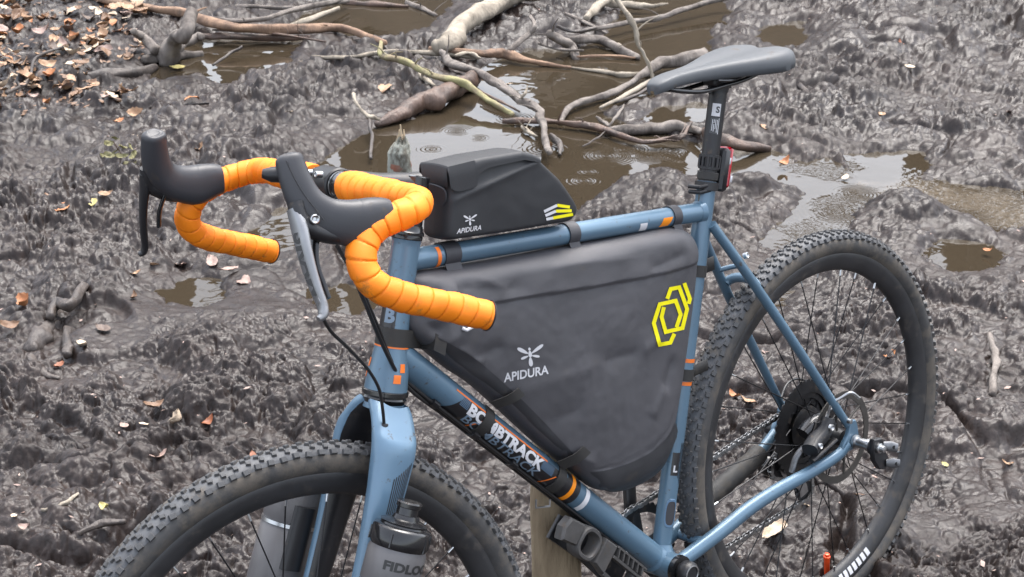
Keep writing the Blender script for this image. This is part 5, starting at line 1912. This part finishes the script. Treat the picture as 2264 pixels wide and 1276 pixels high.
sp0 = at_ground(888, 470, 0)
d_s = (sp0 - CAM).length
def up_at(p, px, py):
    """the point straight above ground point p, in the vertical plane facing the camera through p"""
    d = ray_w(px, py)
    n = V((FWD.x, FWD.y, 0))
    t = (p - CAM).dot(n) / d.dot(n)
    return CAM + d * t
stake = thing('broken_stake', 'short broken stake with green lichen and splintered tip, in the puddle behind the stem', 'stake', (sp0.x, sp0.y, -.03), lean=False)
pts = [V((sp0.x, sp0.y, -.06)), up_at(sp0, 888, 430), up_at(sp0, 885, 385), up_at(sp0, 884, 345), up_at(sp0, 885, 325), up_at(sp0, 889, 306)]
sr = np.interp(np.linspace(0, 1, 41), [0, .45, .7, .85, 1], [.036, .0345, .0315, .0235, .008])
sp_ = catmull(pts, 8)
rings = []
for i, p in enumerate(sp_):
    ring = []
    for j in range(26):
        an = 2 * math.pi * j / 26
        w = 1 + .10 * math.sin(3 * an + i * .2) + .06 * perlin(np.array([j * .6]), np.array([i * .2]), 401)[0] + .03 * perlin(np.array([j * 1.4]), np.array([i * .9]), 402)[0]
        ring.append(p + (RGT * math.cos(an) + FWD * math.sin(an)) * float(sr[i]) * w + V((0, 0, .010 * math.sin(j * 2.1) * (i > 36))))
    rings.append(ring)
part('stake_shaft', MB().rings(rings), M['bark_lichen'], stake, angle=60)
a_, b_ = up_at(sp0, 884, 372), up_at(sp0, 884, 358)
part('bark_ring', MB().tube([a_, a_.lerp(b_, .5), b_], [.0335, .0345, .0322], 16), M['rust_bark'], stake)
mb = MB()
for k in range(5):
    q = up_at(sp0, 880 + k * 3.4, 318) + FWD * rp_.uniform(-.01, .01)
    mb.tube([q, q + V((0, 0, .026 + .016 * (k % 3)))], [.007, .0015], 5)
part('splinters', mb, M['pale_wood'], stake, kind='stuff')

# ================================================================== branches and logs
def gpt(px, py, z=None, lift=.0):
    p = at_ground(px, py, 0.0)
    if z is None:
        for _ in range(4):
            h = max(gh(p.x, p.y), 0.0)
            p = at_ground(px, py, h + lift)
        return p
    return at_ground(px, py, z)
def branch(label, pxs, mtl, z=None, twigs=0, seed=0, name='branch', cat='branch', knots=.12, group=None):
    n = 10
    """pxs: (px, py, radius in px, height of the centre over the ground or water)"""
    rnd = random.Random(seed + len(pxs))
    pts, rad = [], []
    for q in pxs:
        px, py, r = q[:3]
        p = gpt(px, py)
        sc_ = (p - CAM).length / FPX
        rr = r * sc_ * (.80 if r < 16 else .92)
        lift = q[3] if len(q) > 3 else rr * .55
        p = gpt(px, py, max(gh(p.x, p.y), 0) + lift)
        pts.append(p)
        rad.append(rr)
    for _ in range(2):                     # stiff wood bridges the hollows
        zs = [p.z for p in pts]
        for i in range(1, len(pts) - 1):
            pts[i].z = max(zs[i] * .4 + (zs[i - 1] + zs[i + 1]) * .3, zs[i] - rad[i] * .5)
    P, Rr = catmull(pts, n), cat1(rad, n)
    o = thing(name, label, cat, P[len(P) // 2], lean=False, group=group)
    N = 18
    rings = []
    la = None
    ii, jj = np.meshgrid(np.arange(len(P)) * .22 + seed * 7.3, np.arange(N) * .7, indexing='ij')
    nz = perlin(ii, jj, 200 + seed) + .5 * perlin(ii * 2.3, jj * 1.7, 260 + seed) + .35 * perlin(ii * 5, jj * 3.1, 280 + seed)
    crook = [(perlin(np.array([i * .23 + seed * 3.1]), np.array([.5]), 300)[0], perlin(np.array([i * .23 + seed * 3.1]), np.array([7.5]), 301)[0]) for i in range(len(P))]
    for i, p in enumerate(P):
        t = (P[min(i + 1, len(P) - 1)] - P[max(0, i - 1)]).normalized()
        a = (V((0, 0, 1)) - t * t.z) if la is None else la - t * la.dot(t)
        a.normalize()
        la = a
        b = t.cross(a)
        k = 1 + 2.2 * knots * perlin(np.array([i * .17 + seed * 5.3]), np.array([3.5]), 310)[0]
        off = (a * crook[i][0] * .4 + b * crook[i][1]) * (Rr[i] * .28 + .0022)
        ring = []
        for j in range(N):
            an = 2 * math.pi * j / N
            w = 1 + .09 * math.sin(3 * an + i * .3) + .13 * nz[i][j]
            ring.append(p + off + (a * math.cos(an) + b * math.sin(an)) * (max(Rr[i], .0012) * k * w))
        rings.append(ring)
    for e in (0, -1):
        c = sum(rings[e], V()) / N
        tip = [c + (q - c) * .55 + (c - sum(rings[1 if e == 0 else -2], V()) / N).normalized() * max(Rr[e], .001) * .35 for q in rings[e]]
        if e == 0:
            rings.insert(0, tip)
        else:
            rings.append(tip)
    part('stem_wood', MB().rings(rings), M[mtl], o, angle=70)
    for k in range(twigs + (2 if twigs else 0)):
        i = rnd.randrange(2, len(P) - 2)
        d = V((rnd.uniform(-1, 1), rnd.uniform(-1, 1), rnd.uniform(.1, .9))).normalized()
        L_ = rnd.uniform(.03, .10)
        q = [P[i], P[i] + d * L_ * .5 + V((0, 0, .006)), P[i] + d * L_ + V((rnd.uniform(-.02, .02), rnd.uniform(-.02, .02), 0))]
        part('twig', MB().tube(catmull(q, 3), [Rr[i] * .32, Rr[i] * .3, Rr[i] * .26, Rr[i] * .2, Rr[i] * .17, Rr[i] * .13, Rr[i] * .1], 7), M[mtl], o)
    return o
branch('thick pale S-shaped log with smooth grey beige bark at the top of the picture', [(962, 104, 17), (1000, 88, 23, .03), (1030, 50, 22, .035), (1075, 18, 21, .05), (1130, 2, 20, .06), (1200, -18, 19, .07)], 'bark_pale', seed=1, knots=.05, name='log', cat='log')
branch('long straight tan brown branch running from the top left into the pond', [(180, -14, 9), (290, 8, 10, .02), (403, 31, 13, .035), (490, 48, 12, .04), (586, 61, 13, .045), (690, 70, 13, .04), (765, 76, 11, .025), (850, 96, 6)], 'bark_tan', seed=2, twigs=1)
branch('thin pale forked stick above the long tan branch', [(438, 36, 5, .04), (520, 42, 6, .05), (586, 46, 6, .05), (632, 22, 6, .045), (690, 24, 7, .04), (738, 2, 6, .04), (770, -12, 5, .04)], 'bark_grey', seed=3, twigs=2)
branch('thin grey stick at the very top left of the pond', [(505, 16, 4, .03), (560, 10, 5, .03), (632, 19, 5, .03), (700, 10, 4, .03), (770, 2, 4, .03)], 'bark_grey', seed=4)
branch('short pale stick leaning across the two sticks in the top left pond', [(640, 58, 6, .03), (700, 36, 7, .045), (748, 18, 6, .05)], 'bark_pale', seed=5)
branch('yellow green mossy branch slanting down into the puddle', [(842, 94, 6, .05), (848, 116, 8, .05), (905, 143, 9, .05), (960, 164, 9, .055), (1022, 184, 10, .055), (1062, 212, 8, .05), (1100, 232, 7, .04), (1136, 254, 6, .02)], 'bark_moss', seed=6, twigs=3)
branch('dark grey crooked branch crossing under the mossy one to a curled end', [(976, 116, 9, .04), (998, 140, 10, .045), (1060, 162, 11, .05), (1108, 190, 11, .05), (1146, 220, 11, .045), (1186, 243, 12, .04), (1198, 268, 10, .05), (1206, 306, 9, .06), (1214, 338, 7, .04)], 'bark_grey', seed=7, twigs=3)
branch('wet red brown log half sunk in the puddle behind the stem', [(832, 276, 8, .006), (880, 256, 17, .010), (925, 230, 22, .016), (970, 208, 23, .020), (1015, 190, 21, .024), (1052, 172, 17, .03)], 'bark_brown', seed=8, twigs=0, knots=.06, name='log', cat='log')
branch('long thin straight stick on the mud above the puddle', [(690, 126, 5, .02), (760, 124, 5, .02), (850, 116, 6, .02), (950, 119, 7, .02), (1058, 127, 6, .02)], 'bark_pale', seed=9)
branch('reddish stick tapering to a pale point out in the pond', [(950, 108, 8, .02), (1062, 111, 9, .025), (1110, 122, 12, .02), (1160, 136, 10, .015), (1205, 142, 6, .01), (1262, 149, 4, .008)], 'bark_tan', seed=10)
branch('thin pale stick floating in the middle of the pond', [(1262, 149, 3, .005), (1340, 160, 6, .006), (1375, 166, 9, .008), (1420, 164, 5, .008), (1446, 166, 4, .008)], 'bark_pale', seed=11)
branch('twig standing up out of the pond with a pale upper half', [(1362, -4, 6, .30), (1398, 48, 7, .24), (1412, 98, 6, .16), (1432, 146, 5, .08), (1444, 176, 4, .03)], 'bark_pale', seed=12, twigs=2, knots=.2)
branch('long grey stick reaching to the top edge above the saddle', [(1284, 70, 6, .03), (1392, 54, 7, .03), (1452, 44, 7, .03), (1500, 26, 7, .04), (1590, 2, 6, .05), (1640, -12, 5, .05)], 'bark_grey', seed=13, twigs=1)
branch('brown branch curving from under the saddle down into the pond', [(1560, 118, 14, .04), (1500, 132, 14, .04), (1450, 143, 13, .04), (1420, 166, 10, .03), (1370, 200, 9, .025), (1322, 216, 9, .02), (1268, 234, 9, .02), (1244, 256, 8, .02), (1240, 270, 7, .01)], 'bark_grey', seed=14)
branch('pale thin stick beside the curved brown branch', [(1326, 238, 5, .02), (1392, 204, 6, .03), (1438, 178, 6, .03)], 'bark_pale', seed=15)
branch('small dark twig in front of the pale stick under the saddle nose', [(1356, 228, 4, .015), (1402, 212, 5, .02), (1444, 190, 5, .025)], 'bark_dark', seed=16)
branch('long horizontal brown branch lying in the puddle behind the small bag', [(1112, 268, 6, .015), (1190, 266, 8, .02), (1250, 272, 8, .02), (1310, 280, 9, .02), (1372, 300, 9, .02), (1430, 316, 8, .02), (1482, 312, 8, .02), (1508, 298, 7, .03), (1528, 270, 4, .05)], 'bark_brown', seed=17, twigs=5, knots=.2)
branch('short rough stick standing between the pond and the pale log', [(1126, 112, 7, .02), (1166, 84, 8, .03), (1182, 52, 7, .04), (1172, 36, 5, .04)], 'bark_grey', seed=18)
branch('stout broken grey stump of branch on the mud spit', [(1212, 74, 9, .03), (1240, 88, 13, .03), (1262, 108, 14, .02), (1274, 132, 9, .0)], 'bark_grey', seed=19, twigs=2)
branch('grey log lying at the far edge of the pond', [(1262, 88, 10, .02), (1322, 92, 12, .02), (1376, 112, 12, .015), (1412, 128, 7, .01)], 'bark_grey', seed=20, name='log', cat='log')
branch('thin reddish twig low over the far pond', [(1275, 126, 3, .01), (1340, 121, 4, .015), (1404, 128, 3, .01)], 'bark_tan', seed=21)
branch('pale pointed stick at the top right corner of the pond', [(1322, 4, 9, .03), (1396, 14, 11, .03), (1440, 14, 7, .03), (1476, 8, 2, .03)], 'bark_pale', seed=22)
branch('thick pale twig beside the upright twig at the top', [(1296, 40, 8, .03), (1318, 14, 11, .04), (1350, -6, 10, .05)], 'bark_pale', seed=23)
branch('small forked pale twig left of the puddle', [(780, 208, 5, .05), (796, 240, 4, .05), (816, 262, 6, .04), (838, 264, 5, .03)], 'bark_pale', seed=24, knots=.25)
branch('dark thin root hanging into the puddle left of the stake', [(816, 266, 5, .04), (822, 300, 5, .03), (820, 350, 4, .02)], 'bark_dark', seed=25)
branch('dark log lying half under water behind the seat post', [(1560, 292, 13, .006), (1620, 304, 15, .008), (1700, 332, 11, .002)], 'bark_brown', seed=26, name='log', cat='log')
branch('muddy grey log along the bank behind the seat tube', [(1340, 290, 9, .012), (1430, 288, 16, .016), (1500, 285, 14, .016), (1552, 292, 8, .01)], 'bark_grey', seed=27, name='log', cat='log')
branch('short dark stick pressed in the mud right of the saddle', [(1752, 174, 5), (1776, 192, 6), (1806, 218, 5)], 'bark_dark', seed=28)
branch('grey stick lying upright in the picture at the right edge', [(2186, 738, 7), (2198, 780, 9), (2200, 820, 9), (2194, 872, 8)], 'bark_grey', seed=29)
branch('thin dark twig among the leaf litter on the left', [(14, 206, 4, .02), (62, 176, 4, .03), (82, 138, 4, .04), (140, 104, 3, .03)], 'bark_dark', seed=30)
branch('thin dark twig lying on the mud above the far brake hood', [(300, 240, 3), (380, 236, 4), (462, 228, 3)], 'bark_dark', seed=31)
branch('short brown stick in the mud below the top left pond', [(474, 182, 4), (508, 204, 5), (548, 222, 4)], 'bark_grey', seed=32)
branch('dark stick leaning out of the top left pond', [(470, 144, 3, .01), (506, 120, 4, .03), (536, 104, 4, .05)], 'bark_dark', seed=33)
branch('pale reddish stick lying along the shore of the top left pond', [(440, 80, 8, .02), (520, 84, 9, .02), (640, 86, 8, .015), (720, 84, 5, .01)], 'bark_brown', seed=34)
# stump with arms, top left
stp = [gpt(380, 122), gpt(400, 60, .20)]
branch('grey forked stump with a thick upright arm in the top left corner', [(372, 128, 32, .02), (392, 88, 17, .10), (408, 58, 16, .16), (424, 26, 15, .22)], 'bark_grey', seed=35, name='stump', cat='stump', knots=.06)
branch('blunt grey arm of driftwood leaning left beside the forked stump', [(292, 70, 9, .07), (318, 90, 11, .05), (345, 112, 14, .03)], 'bark_grey', seed=36, knots=.06)
branch('short grey arm of driftwood leaning right over the top left pond', [(364, 118, 22, .03), (402, 98, 14, .05), (436, 84, 12, .06), (448, 80, 9, .06)], 'bark_grey', seed=37, knots=.06)
branch('flat grey root lying at the water beside the forked stump', [(318, 132, 12, .01), (380, 126, 16, .01), (448, 120, 8, .005)], 'bark_grey', seed=38)
branch('black rotten log between the leaf litter and the top left pond', [(190, 170, 13), (250, 164, 17), (300, 158, 14), (345, 148, 8)], 'bark_dark', seed=39, name='log', cat='log')
MORE = [('rotten red brown log at the top edge beside the S-shaped log', [(758, 6, 6), (820, 9, 8), (902, 14, 6)], 'bark_brown'), ('grey stick at the top edge touching the rotten red log', [(900, 6, 5), (936, 20, 7), (964, 34, 5)], 'bark_grey'),
        ('thin stick between mossy branch and crooked branch', [(1062, 200, 3, .03), (1104, 222, 4, .03), (1150, 246, 3, .02)], 'bark_brown'), ('small pale splinter under the mossy branch', [(925, 164, 5, .02), (944, 178, 6, .02), (962, 190, 4, .01)], 'bark_pale'),
        ('tiny grey twig fork on the horizontal branch', [(1344, 280, 3, .02), (1362, 256, 4, .03), (1380, 232, 3, .03)], 'bark_grey'), ('hair thin dark twig in front of the horizontal branch', [(1288, 324, 2, .01), (1320, 304, 2, .02), (1348, 284, 2, .02)], 'bark_dark'),
        ('short knobbly twig sticking out over the horizontal branch', [(1318, 258, 4, .03), (1334, 272, 5, .02), (1352, 284, 4, .015)], 'bark_grey'), ('chip of pale wood below the end of the mossy branch', [(1152, 280, 4, .015), (1170, 290, 6, .015), (1186, 302, 3, .01)], 'bark_pale'),
        ('short pale rod on the shore right of the mossy branch', [(1006, 122, 4, .03), (1036, 125, 5, .03), (1062, 128, 4, .03)], 'bark_pale'), ('broken pale twig right of the grey log on the far shore', [(1366, 98, 4, .02), (1388, 112, 5, .02), (1408, 124, 3, .015)], 'bark_pale'),
        ('dark wet twig lying across the mud spit', [(1232, 58, 4, .03), (1272, 66, 5, .03), (1318, 62, 4, .03)], 'bark_dark'), ('grey twig crossing the stout broken stump', [(1190, 96, 3, .03), (1232, 108, 4, .04), (1290, 112, 3, .03)], 'bark_grey'),
        ('forked grey twig behind the mud spit', [(1250, 30, 4, .03), (1290, 44, 5, .03), (1340, 74, 4, .03)], 'bark_grey'), ('thin brown stick along the foot of the long tan branch', [(470, 66, 3, .01), (600, 78, 4, .012), (720, 92, 3, .01)], 'bark_brown'),
        ('thin pale twig at the far left end of the stick on the mud', [(660, 138, 3), (720, 130, 4), (800, 128, 3)], 'bark_pale'), ('small twig standing off the crooked branch', [(1150, 222, 3, .05), (1160, 206, 3, .08), (1166, 190, 2, .10)], 'bark_pale'),
        ('dark root end at the shore right of the curled branch end', [(1216, 300, 6, .03), (1236, 318, 8, .02), (1240, 342, 6, .01)], 'bark_dark')]
for k, (lb, pts_, mt) in enumerate(MORE):
    branch(lb, pts_, mt, seed=60 + k, knots=.2, twigs=k % 2)
# half buried wood on the left
branch('thick brown root bent upward out of the mud on the left', [(112, 700, 12, .006), (132, 690, 15, .012), (152, 664, 15, .016), (186, 632, 12, .014)], 'bark_dark', seed=40, knots=.08)
branch('rounded lump of muddy wood on the left below the orange leaf', [(66, 778, 18, -.004), (86, 748, 26, -.004), (106, 718, 26, -.004), (126, 692, 16, -.004)], 'bark_dark', seed=41, name='wood_lump', cat='wood', knots=.08)
branch('short sawn stub of wood sunk in the mud on the left', [(146, 728, 12, .004), (149, 756, 13, .008), (151, 784, 13, .006)], 'bark_dark', seed=42, name='wood_stub', cat='wood', knots=.04)
branch('bent muddy root lowest of the wood pieces on the left', [(66, 792, 10, .0), (92, 822, 12, .003), (130, 838, 8, .0)], 'bark_dark', seed=43)
branch('thin pale stick on the mud at the lower left', [(92, 1127, 4), (120, 1118, 6), (146, 1106, 6), (172, 1092, 4)], 'bark_pale', seed=44)
branch('muddy stick half buried just left of the front tyre', [(176, 1180, 7), (220, 1168, 10), (276, 1154, 8)], 'bark_dark', seed=45)
branch('short brown stick on the mud below the orange far drop', [(520, 592, 3), (560, 560, 4), (590, 545, 3)], 'bark_brown', seed=46)

# ================================================================== leaves
LEAFCOL = {'tan': (.42, .26, .155), 'orange': (.46, .19, .075), 'rust': (.28, .095, .04), 'cream': (.62, .49, .36), 'pink': (.36, .25, .21), 'brown': (.20, .11, .06), 'yellow': (.50, .42, .16), 'muddy': (.13, .09, .07)}
for k, c in LEAFCOL.items():
    M['leaf_' + k] = mat('leaf_' + k, c, .5, var=.35, vscale=45, bump=.25, bscale=220, dirt=.12, dscale=60, dirtcol=(.06, .045, .04))
def leaf_shape(seed, curl, fold, wid=.6):
    rnd = random.Random(seed)
    rows = []
    N, K = 9, 6
    for i in range(N + 1):
        u = i / N
        w = wid * (math.sin(math.pi * u ** .8) ** .8) * .5 * (1 + .10 * math.sin(u * 25 + seed)) + .004
        x = u - .5
        row = []
        for j in range(K + 1):
            q = -1 + 2 * j / K
            z = abs(q) * w * fold + curl * (2 * abs(u - .5)) ** 2 * .6 + .04 * math.sin(u * 9 + q * 4 + seed) + .03 * rnd.uniform(-1, 1)
            z += .35 * curl * (abs(q) ** 2) * w
            row.append(V((x, q * w + .05 * math.sin(u * 3 + seed), z)))
        rows.append(row)
    return MB().grid(rows)
LEAFME = {}
def leaf_mesh(shape, colr):
    if (shape, colr) not in LEAFME:
        s_, c_, f_, w_ = [(1, .25, .25, .62), (2, .55, .4, .55), (3, -.35, .3, .66), (4, .7, .2, .5), (5, .15, .9, .6), (6, .9, .6, .62)][shape]
        LEAFME[shape, colr] = leaf_shape(s_, c_, f_, w_).mesh('leaf', M['leaf_' + colr], angle=0)
    return LEAFME[shape, colr]
rl = random.Random(21)
def leaf(px, py, size, colr, shape=None, label=None, group=None, stand=0.0, yaw=None, lift=.004):
    p = gpt(px, py)
    if -.02 < p.z < .004 or gh(p.x, p.y) < .0:
        p = at_ground(px, py, .003)
    L_ = size * (p - CAM).length / FPX * 1.12
    o = bpy.data.objects.new('leaf', leaf_mesh(rl.randrange(6) if shape is None else shape, colr))
    col.objects.link(o)
    yw = rl.uniform(0, 6.28) if yaw is None else yaw
    o.rotation_euler = (rl.uniform(-.35, .35) + stand, rl.uniform(-.3, .3) - .10, yw)
    o.scale = (L_, L_, L_ * .8)
    o.location = p + V((0, 0, lift + (L_ * .25 if stand else 0)))
    return tag(o, label, 'leaf', group)
ONE = [(60, 690, 46, 'orange', 5, 'large curled orange leaf on the muddy wood at the far left', .5), (203, 661, 26, 'pink', 0, 'pinkish leaf right of the bent root on the left', 0), (228, 730, 38, 'muddy', 0, 'flat mud coloured leaf pressed in the smooth mud right of the sawn stub', 0),
       (182, 768, 36, 'cream', 1, 'pale crumpled leaf beside the sawn stub of wood', 0), (347, 592, 38, 'tan', 3, 'rolled tan leaf below the lever of the far brake', 0), (400, 590, 40, 'pink', 0, 'pale pink flat leaf between the far lever and the orange drop end', 0),
       (301, 609, 22, 'tan', 1, 'small tan leaf just left of the rolled leaf', 0), (297, 660, 26, 'brown', 3, 'small brown curl of leaf left of the tiny puddle', 0), (340, 913, 42, 'brown', 1, 'brown crumpled leaf above the front tyre, left of the pale pointed one', .3),
       (318, 942, 20, 'cream', 0, 'tiny cream leaf below the brown crumpled one', 0), (402, 943, 46, 'cream', 5, 'pale cream leaf standing to a point above the front tyre', .9), (460, 948, 36, 'rust', 3, 'rust red leaf right of the pale pointed one', .2),
       (564, 895, 34, 'pink', 3, 'narrow pale leaf left of the fork crown', .4), (236, 1133, 30, 'yellow', 3, 'yellowish curl of leaf at the lower left beside the tyre', .2), (353, 1015, 36, 'pink', 3, 'pinkish rolled leaf just above the front tyre', 0),
       (275, 945, 26, 'pink', 0, 'small pinkish leaf scrap, leftmost of the leaves above the front tyre', 0), (136, 464, 40, 'orange', 0, 'shiny orange brown leaf left of the far brake lever', 0), (206, 452, 28, 'yellow', 0, 'pale yellow leaf left of the far lever', 0),
       (236, 441, 28, 'tan', 1, 'tan leaf touching the pale yellow one left of the far lever', .3), (304, 264, 32, 'tan', 5, 'pale tan leaf above the far brake hood', .3), (263, 279, 24, 'orange', 1, 'small orange leaf above and left of the far brake hood', .2),
       (425, 226, 32, 'orange', 2, 'orange leaf on the bare mud below the top left pond', .2), (440, 331, 26, 'tan', 3, 'little tan leaf between the two brake hoods', 0), (50, 268, 26, 'pink', 0, 'pinkish leaf on the mud at the left edge below the litter', 0),
       (299, 303, 16, 'cream', 0, 'tiny pale leaf touching the top of the far brake hood', 0), (392, 152, 30, 'yellow', 0, 'pale yellow leaf floating on the top left pond', 0), (112, 436, 24, 'brown', 3, 'brown leaf above the shiny orange one at the left', 0),
       (1652, 893, 34, 'tan', 1, 'tan leaf seen between the spokes left of the cassette', 0), (1622, 881, 34, 'orange', 3, 'orange brown leaf just behind the rear tyre tread', 0), (1712, 1180, 62, 'cream', 4, 'large crinkled cream leaf below the blue chain stay', 0),
       (1966, 793, 32, 'orange', 3, 'orange leaf seen through the rear wheel near its right side', 0), (1732, 371, 32, 'orange', 3, 'bright orange leaf at the edge of the stream right of the tail light', .3), (1690, 284, 24, 'tan', 0, 'small tan leaf right of the seat post', 0),
       (2226, 1030, 22, 'tan', 3, 'small tan leaf at the right edge beyond the rear tyre', 0), (2088, 1030, 16, 'yellow', 0, 'tiny yellowish leaf right of the rear tyre', 0), (2184, 563, 20, 'orange', 1, 'small orange leaf beside the little puddle at the right', .2),
       (1213, 345, 32, 'brown', 5, 'curled brown leaf clinging to the end of the crooked branch', .5), (505, 600, 42, 'pink', 0, 'flat pink leaf under the far orange drop', 0), (540, 620, 40, 'pink', 2, 'pale flat leaf sunk in the wet mud below the far drop', 0),
       (470, 580, 36, 'pink', 0, 'pink leaf pressed in mud left under the far drop', 0), (1120, 190, 26, 'cream', 0, 'pale leaf caught at the mossy branch', 0), (850, 192, 40, 'tan', 2, 'tan leaf scrap on the mud beside the mossy branch', 0), (2010, 150, 22, 'cream', 0, 'pale leaf fragment on the mud slope far right of the saddle', 0),
       (2035, 80, 18, 'cream', 1, 'pale leaf crumb high on the right hand mud', 0), (1990, 100, 22, 'rust', 1, 'rusty leaf scrap high on the right hand mud', 0), (1810, 170, 20, 'pink', 0, 'pinkish leaf scrap right of the saddle', 0), (1870, 395, 22, 'cream', 0, 'pale scrap of leaf in the stream', 0),
       (1900, 1100, 28, 'brown', 0, 'brown leaf under the hub of the rear wheel', 0), (1780, 1120, 26, 'cream', 0, 'pale leaf right of the large crinkled one', 0), (1205, 1130, 18, 'orange', 0, 'tiny orange scrap left of the post', 0), (1105, 1230, 20, 'rust', 0, 'rust scrap between front tyre and post', 0),
       (60, 1175, 26, 'pink', 3, 'pinkish leaf in the bottom left corner', .4), (30, 1145, 18, 'cream', 0, 'tiny pale leaf above the bottom left corner', 0), (560, 1010, 22, 'rust', 0, 'rust scrap just above the front tyre', 0), (520, 900, 16, 'rust', 0, 'tiny rust leaf scrap left of the fork', 0),
       (1740, 740, 26, 'brown', 0, 'brown scrap seen through the top of the rear wheel', 0), (2230, 250, 20, 'pink', 0, 'pinkish scrap at the right edge high up', 0), (1950, 255, 20, 'tan', 0, 'tan scrap on the mud above the stream', 0), (640, 250, 16, 'cream', 0, 'tiny cream leaf on the mud left of the puddle', 0),
       (980, 1120, 20, 'tan', 0, 'tan scrap behind the near bottle', 0), (20, 735, 40, 'brown', 1, 'brown leaf at the left edge beside the wood lump', .4), (130, 815, 30, 'rust', 1, 'rust brown leaf under the sawn stub', 0)]
for px, py, s_, c_, sh_, lb, st_ in ONE:
    leaf(px, py, s_, c_, sh_, lb, 'single leaves on the mud', st_)
# the drift of beech leaves, top left
LIT = [(0, 0), (330, -10), (310, 60), (340, 120), (250, 150), (200, 150), (215, 205), (300, 215), (255, 245), (120, 235), (60, 260), (-30, 265), (-30, 0)]
def inside(p, poly):
    c = False
    for i in range(len(poly)):
        (ax, ay), (bx, by) = poly[i], poly[i - 1]
        if (ay > p[1]) != (by > p[1]) and p[0] < ax + (p[1] - ay) * (bx - ax) / (by - ay):
            c = not c
    return c
cnt = 0
while cnt < 190:
    px, py = rl.uniform(-30, 345), rl.uniform(-15, 262)
    if not inside((px, py), LIT):
        continue
    if 20 < px < 150 and 60 < py < 150 and rl.random() < .72:
        continue
    if perlin(np.array([px / 55.0]), np.array([py / 38.0]), 7)[0] < -.12 and rl.random() < .85:
        continue
    leaf(px, py, rl.uniform(20, 38), rl.choice(['tan', 'tan', 'tan', 'cream', 'orange', 'pink', 'brown', 'brown', 'tan', 'cream', 'muddy']), None, 'fallen beech leaf in the leaf drift at the top left', 'leaf drift at the top left', rl.choice([0, 0, 0, .3]), lift=rl.uniform(.003, .02))
    cnt += 1
# crumbs of leaf scattered over all of the mud: nobody could count them
mb = MB()
rc = random.Random(5)
for k in range(420):
    px, py = rc.uniform(-40, 2300), rc.uniform(-20, 1290)
    p = gpt(px, py)
    if gh(p.x, p.y) < .004:
        continue
    a = rc.uniform(0, 6.28)
    L_ = rc.choice([.003, .004, .004, .006, .009])
    d, e = V((math.cos(a), math.sin(a), rc.uniform(-.3, .4))) * L_, V((-math.sin(a), math.cos(a), rc.uniform(-.4, .5))) * L_ * rc.uniform(.25, .6)
    p = p + V((0, 0, .003))
    mb.add([p - d, p - d * .2 + e, p + d, p + d * .1 - e], [(0, 1, 2, 3)])
mb2 = MB()
for k in range(700):
    px, py = rc.uniform(-30, 340), rc.uniform(-15, 255)
    if not inside((px, py), LIT):
        continue
    p = gpt(px, py)
    a = rc.uniform(0, 6.28)
    L_ = rc.uniform(.006, .015)
    d, e = V((math.cos(a), math.sin(a), rc.uniform(-.3, .4))) * L_, V((-math.sin(a), math.cos(a), rc.uniform(-.4, .5))) * L_ * rc.uniform(.35, .7)
    p = p + V((0, 0, rc.uniform(.002, .008)))
    mb2.add([p - d, p - d * .3 + e, p + d * .5 + e * .8, p + d, p + d * .1 - e], [(0, 1, 2, 3, 4)])
o = part('leaf_crumbs', mb, M['leaf_pink'], None, kind='stuff')
o = part('leaf_crumbs', mb2, M['leaf_brown'], None, kind='stuff')

# ================================================================== seedling left of the far hood
M['seedling'] = mat('olive_leaf', (.24, .22, .10), .5, var=.35, vscale=40, bump=.2, bscale=200)
pp = gpt(262, 372)
pl_ = thing('seedling', 'small seedling with olive yellow leaves beside the far brake hood', 'plant', pp, lean=False)
lf = leaf_shape(8, .2, .35, .62)
stemp = [pp, up_at(pp, 268, 345), up_at(pp, 258, 325), up_at(pp, 250, 312)]
part('plant_stem', MB().tube(catmull(stemp, 4), .0016, 6), M['bark_brown'], pl_)
for k, (px, py, s_) in enumerate(((236, 322, 22), (252, 312, 22), (240, 348, 24), (268, 330, 26), (283, 328, 24), (296, 345, 28), (270, 345, 24), (286, 360, 22), (300, 362, 22), (226, 340, 16), (256, 335, 20))):
    q = up_at(pp, px, py)
    L_ = s_ * (q - CAM).length / FPX * 1.2
    Mx = Matrix.Translation(q + RGT * rc.uniform(-.004, .004) + FWD * rc.uniform(-.02, .02)) @ Matrix.Rotation(rc.uniform(0, 6.28), 4, 'Z') @ Matrix.Rotation(rc.uniform(.3, 1.1), 4, 'X') @ Matrix.Diagonal((L_, L_, L_, 1))
    part('plant_leaf', MB().add([Mx @ p for p in lf.v], lf.f), M['seedling'], pl_)

# ================================================================== orange peg behind the rear wheel
q = gpt(1832, 1276)
pk = thing('orange_peg', 'thin orange red metal peg standing upright behind the rear spokes at the bottom edge', 'peg', q, lean=False)
t0, t1 = up_at(q, 1829, 1290), up_at(q, 1828, 1234)
part('peg_shaft', MB().tube([V((q.x, q.y, q.z - .05)), t0, t1], .0052, 12), M['orange_red'], pk)
part('peg_head', MB().lathe(t1, V((0, 0, 1)), [(0, .0052), (.0006, .0064), (.004, .0064), (.005, .0045), (.009, .0045), (.0095, .0030), (.0096, 0)], 12), M['orange_red'], pk)
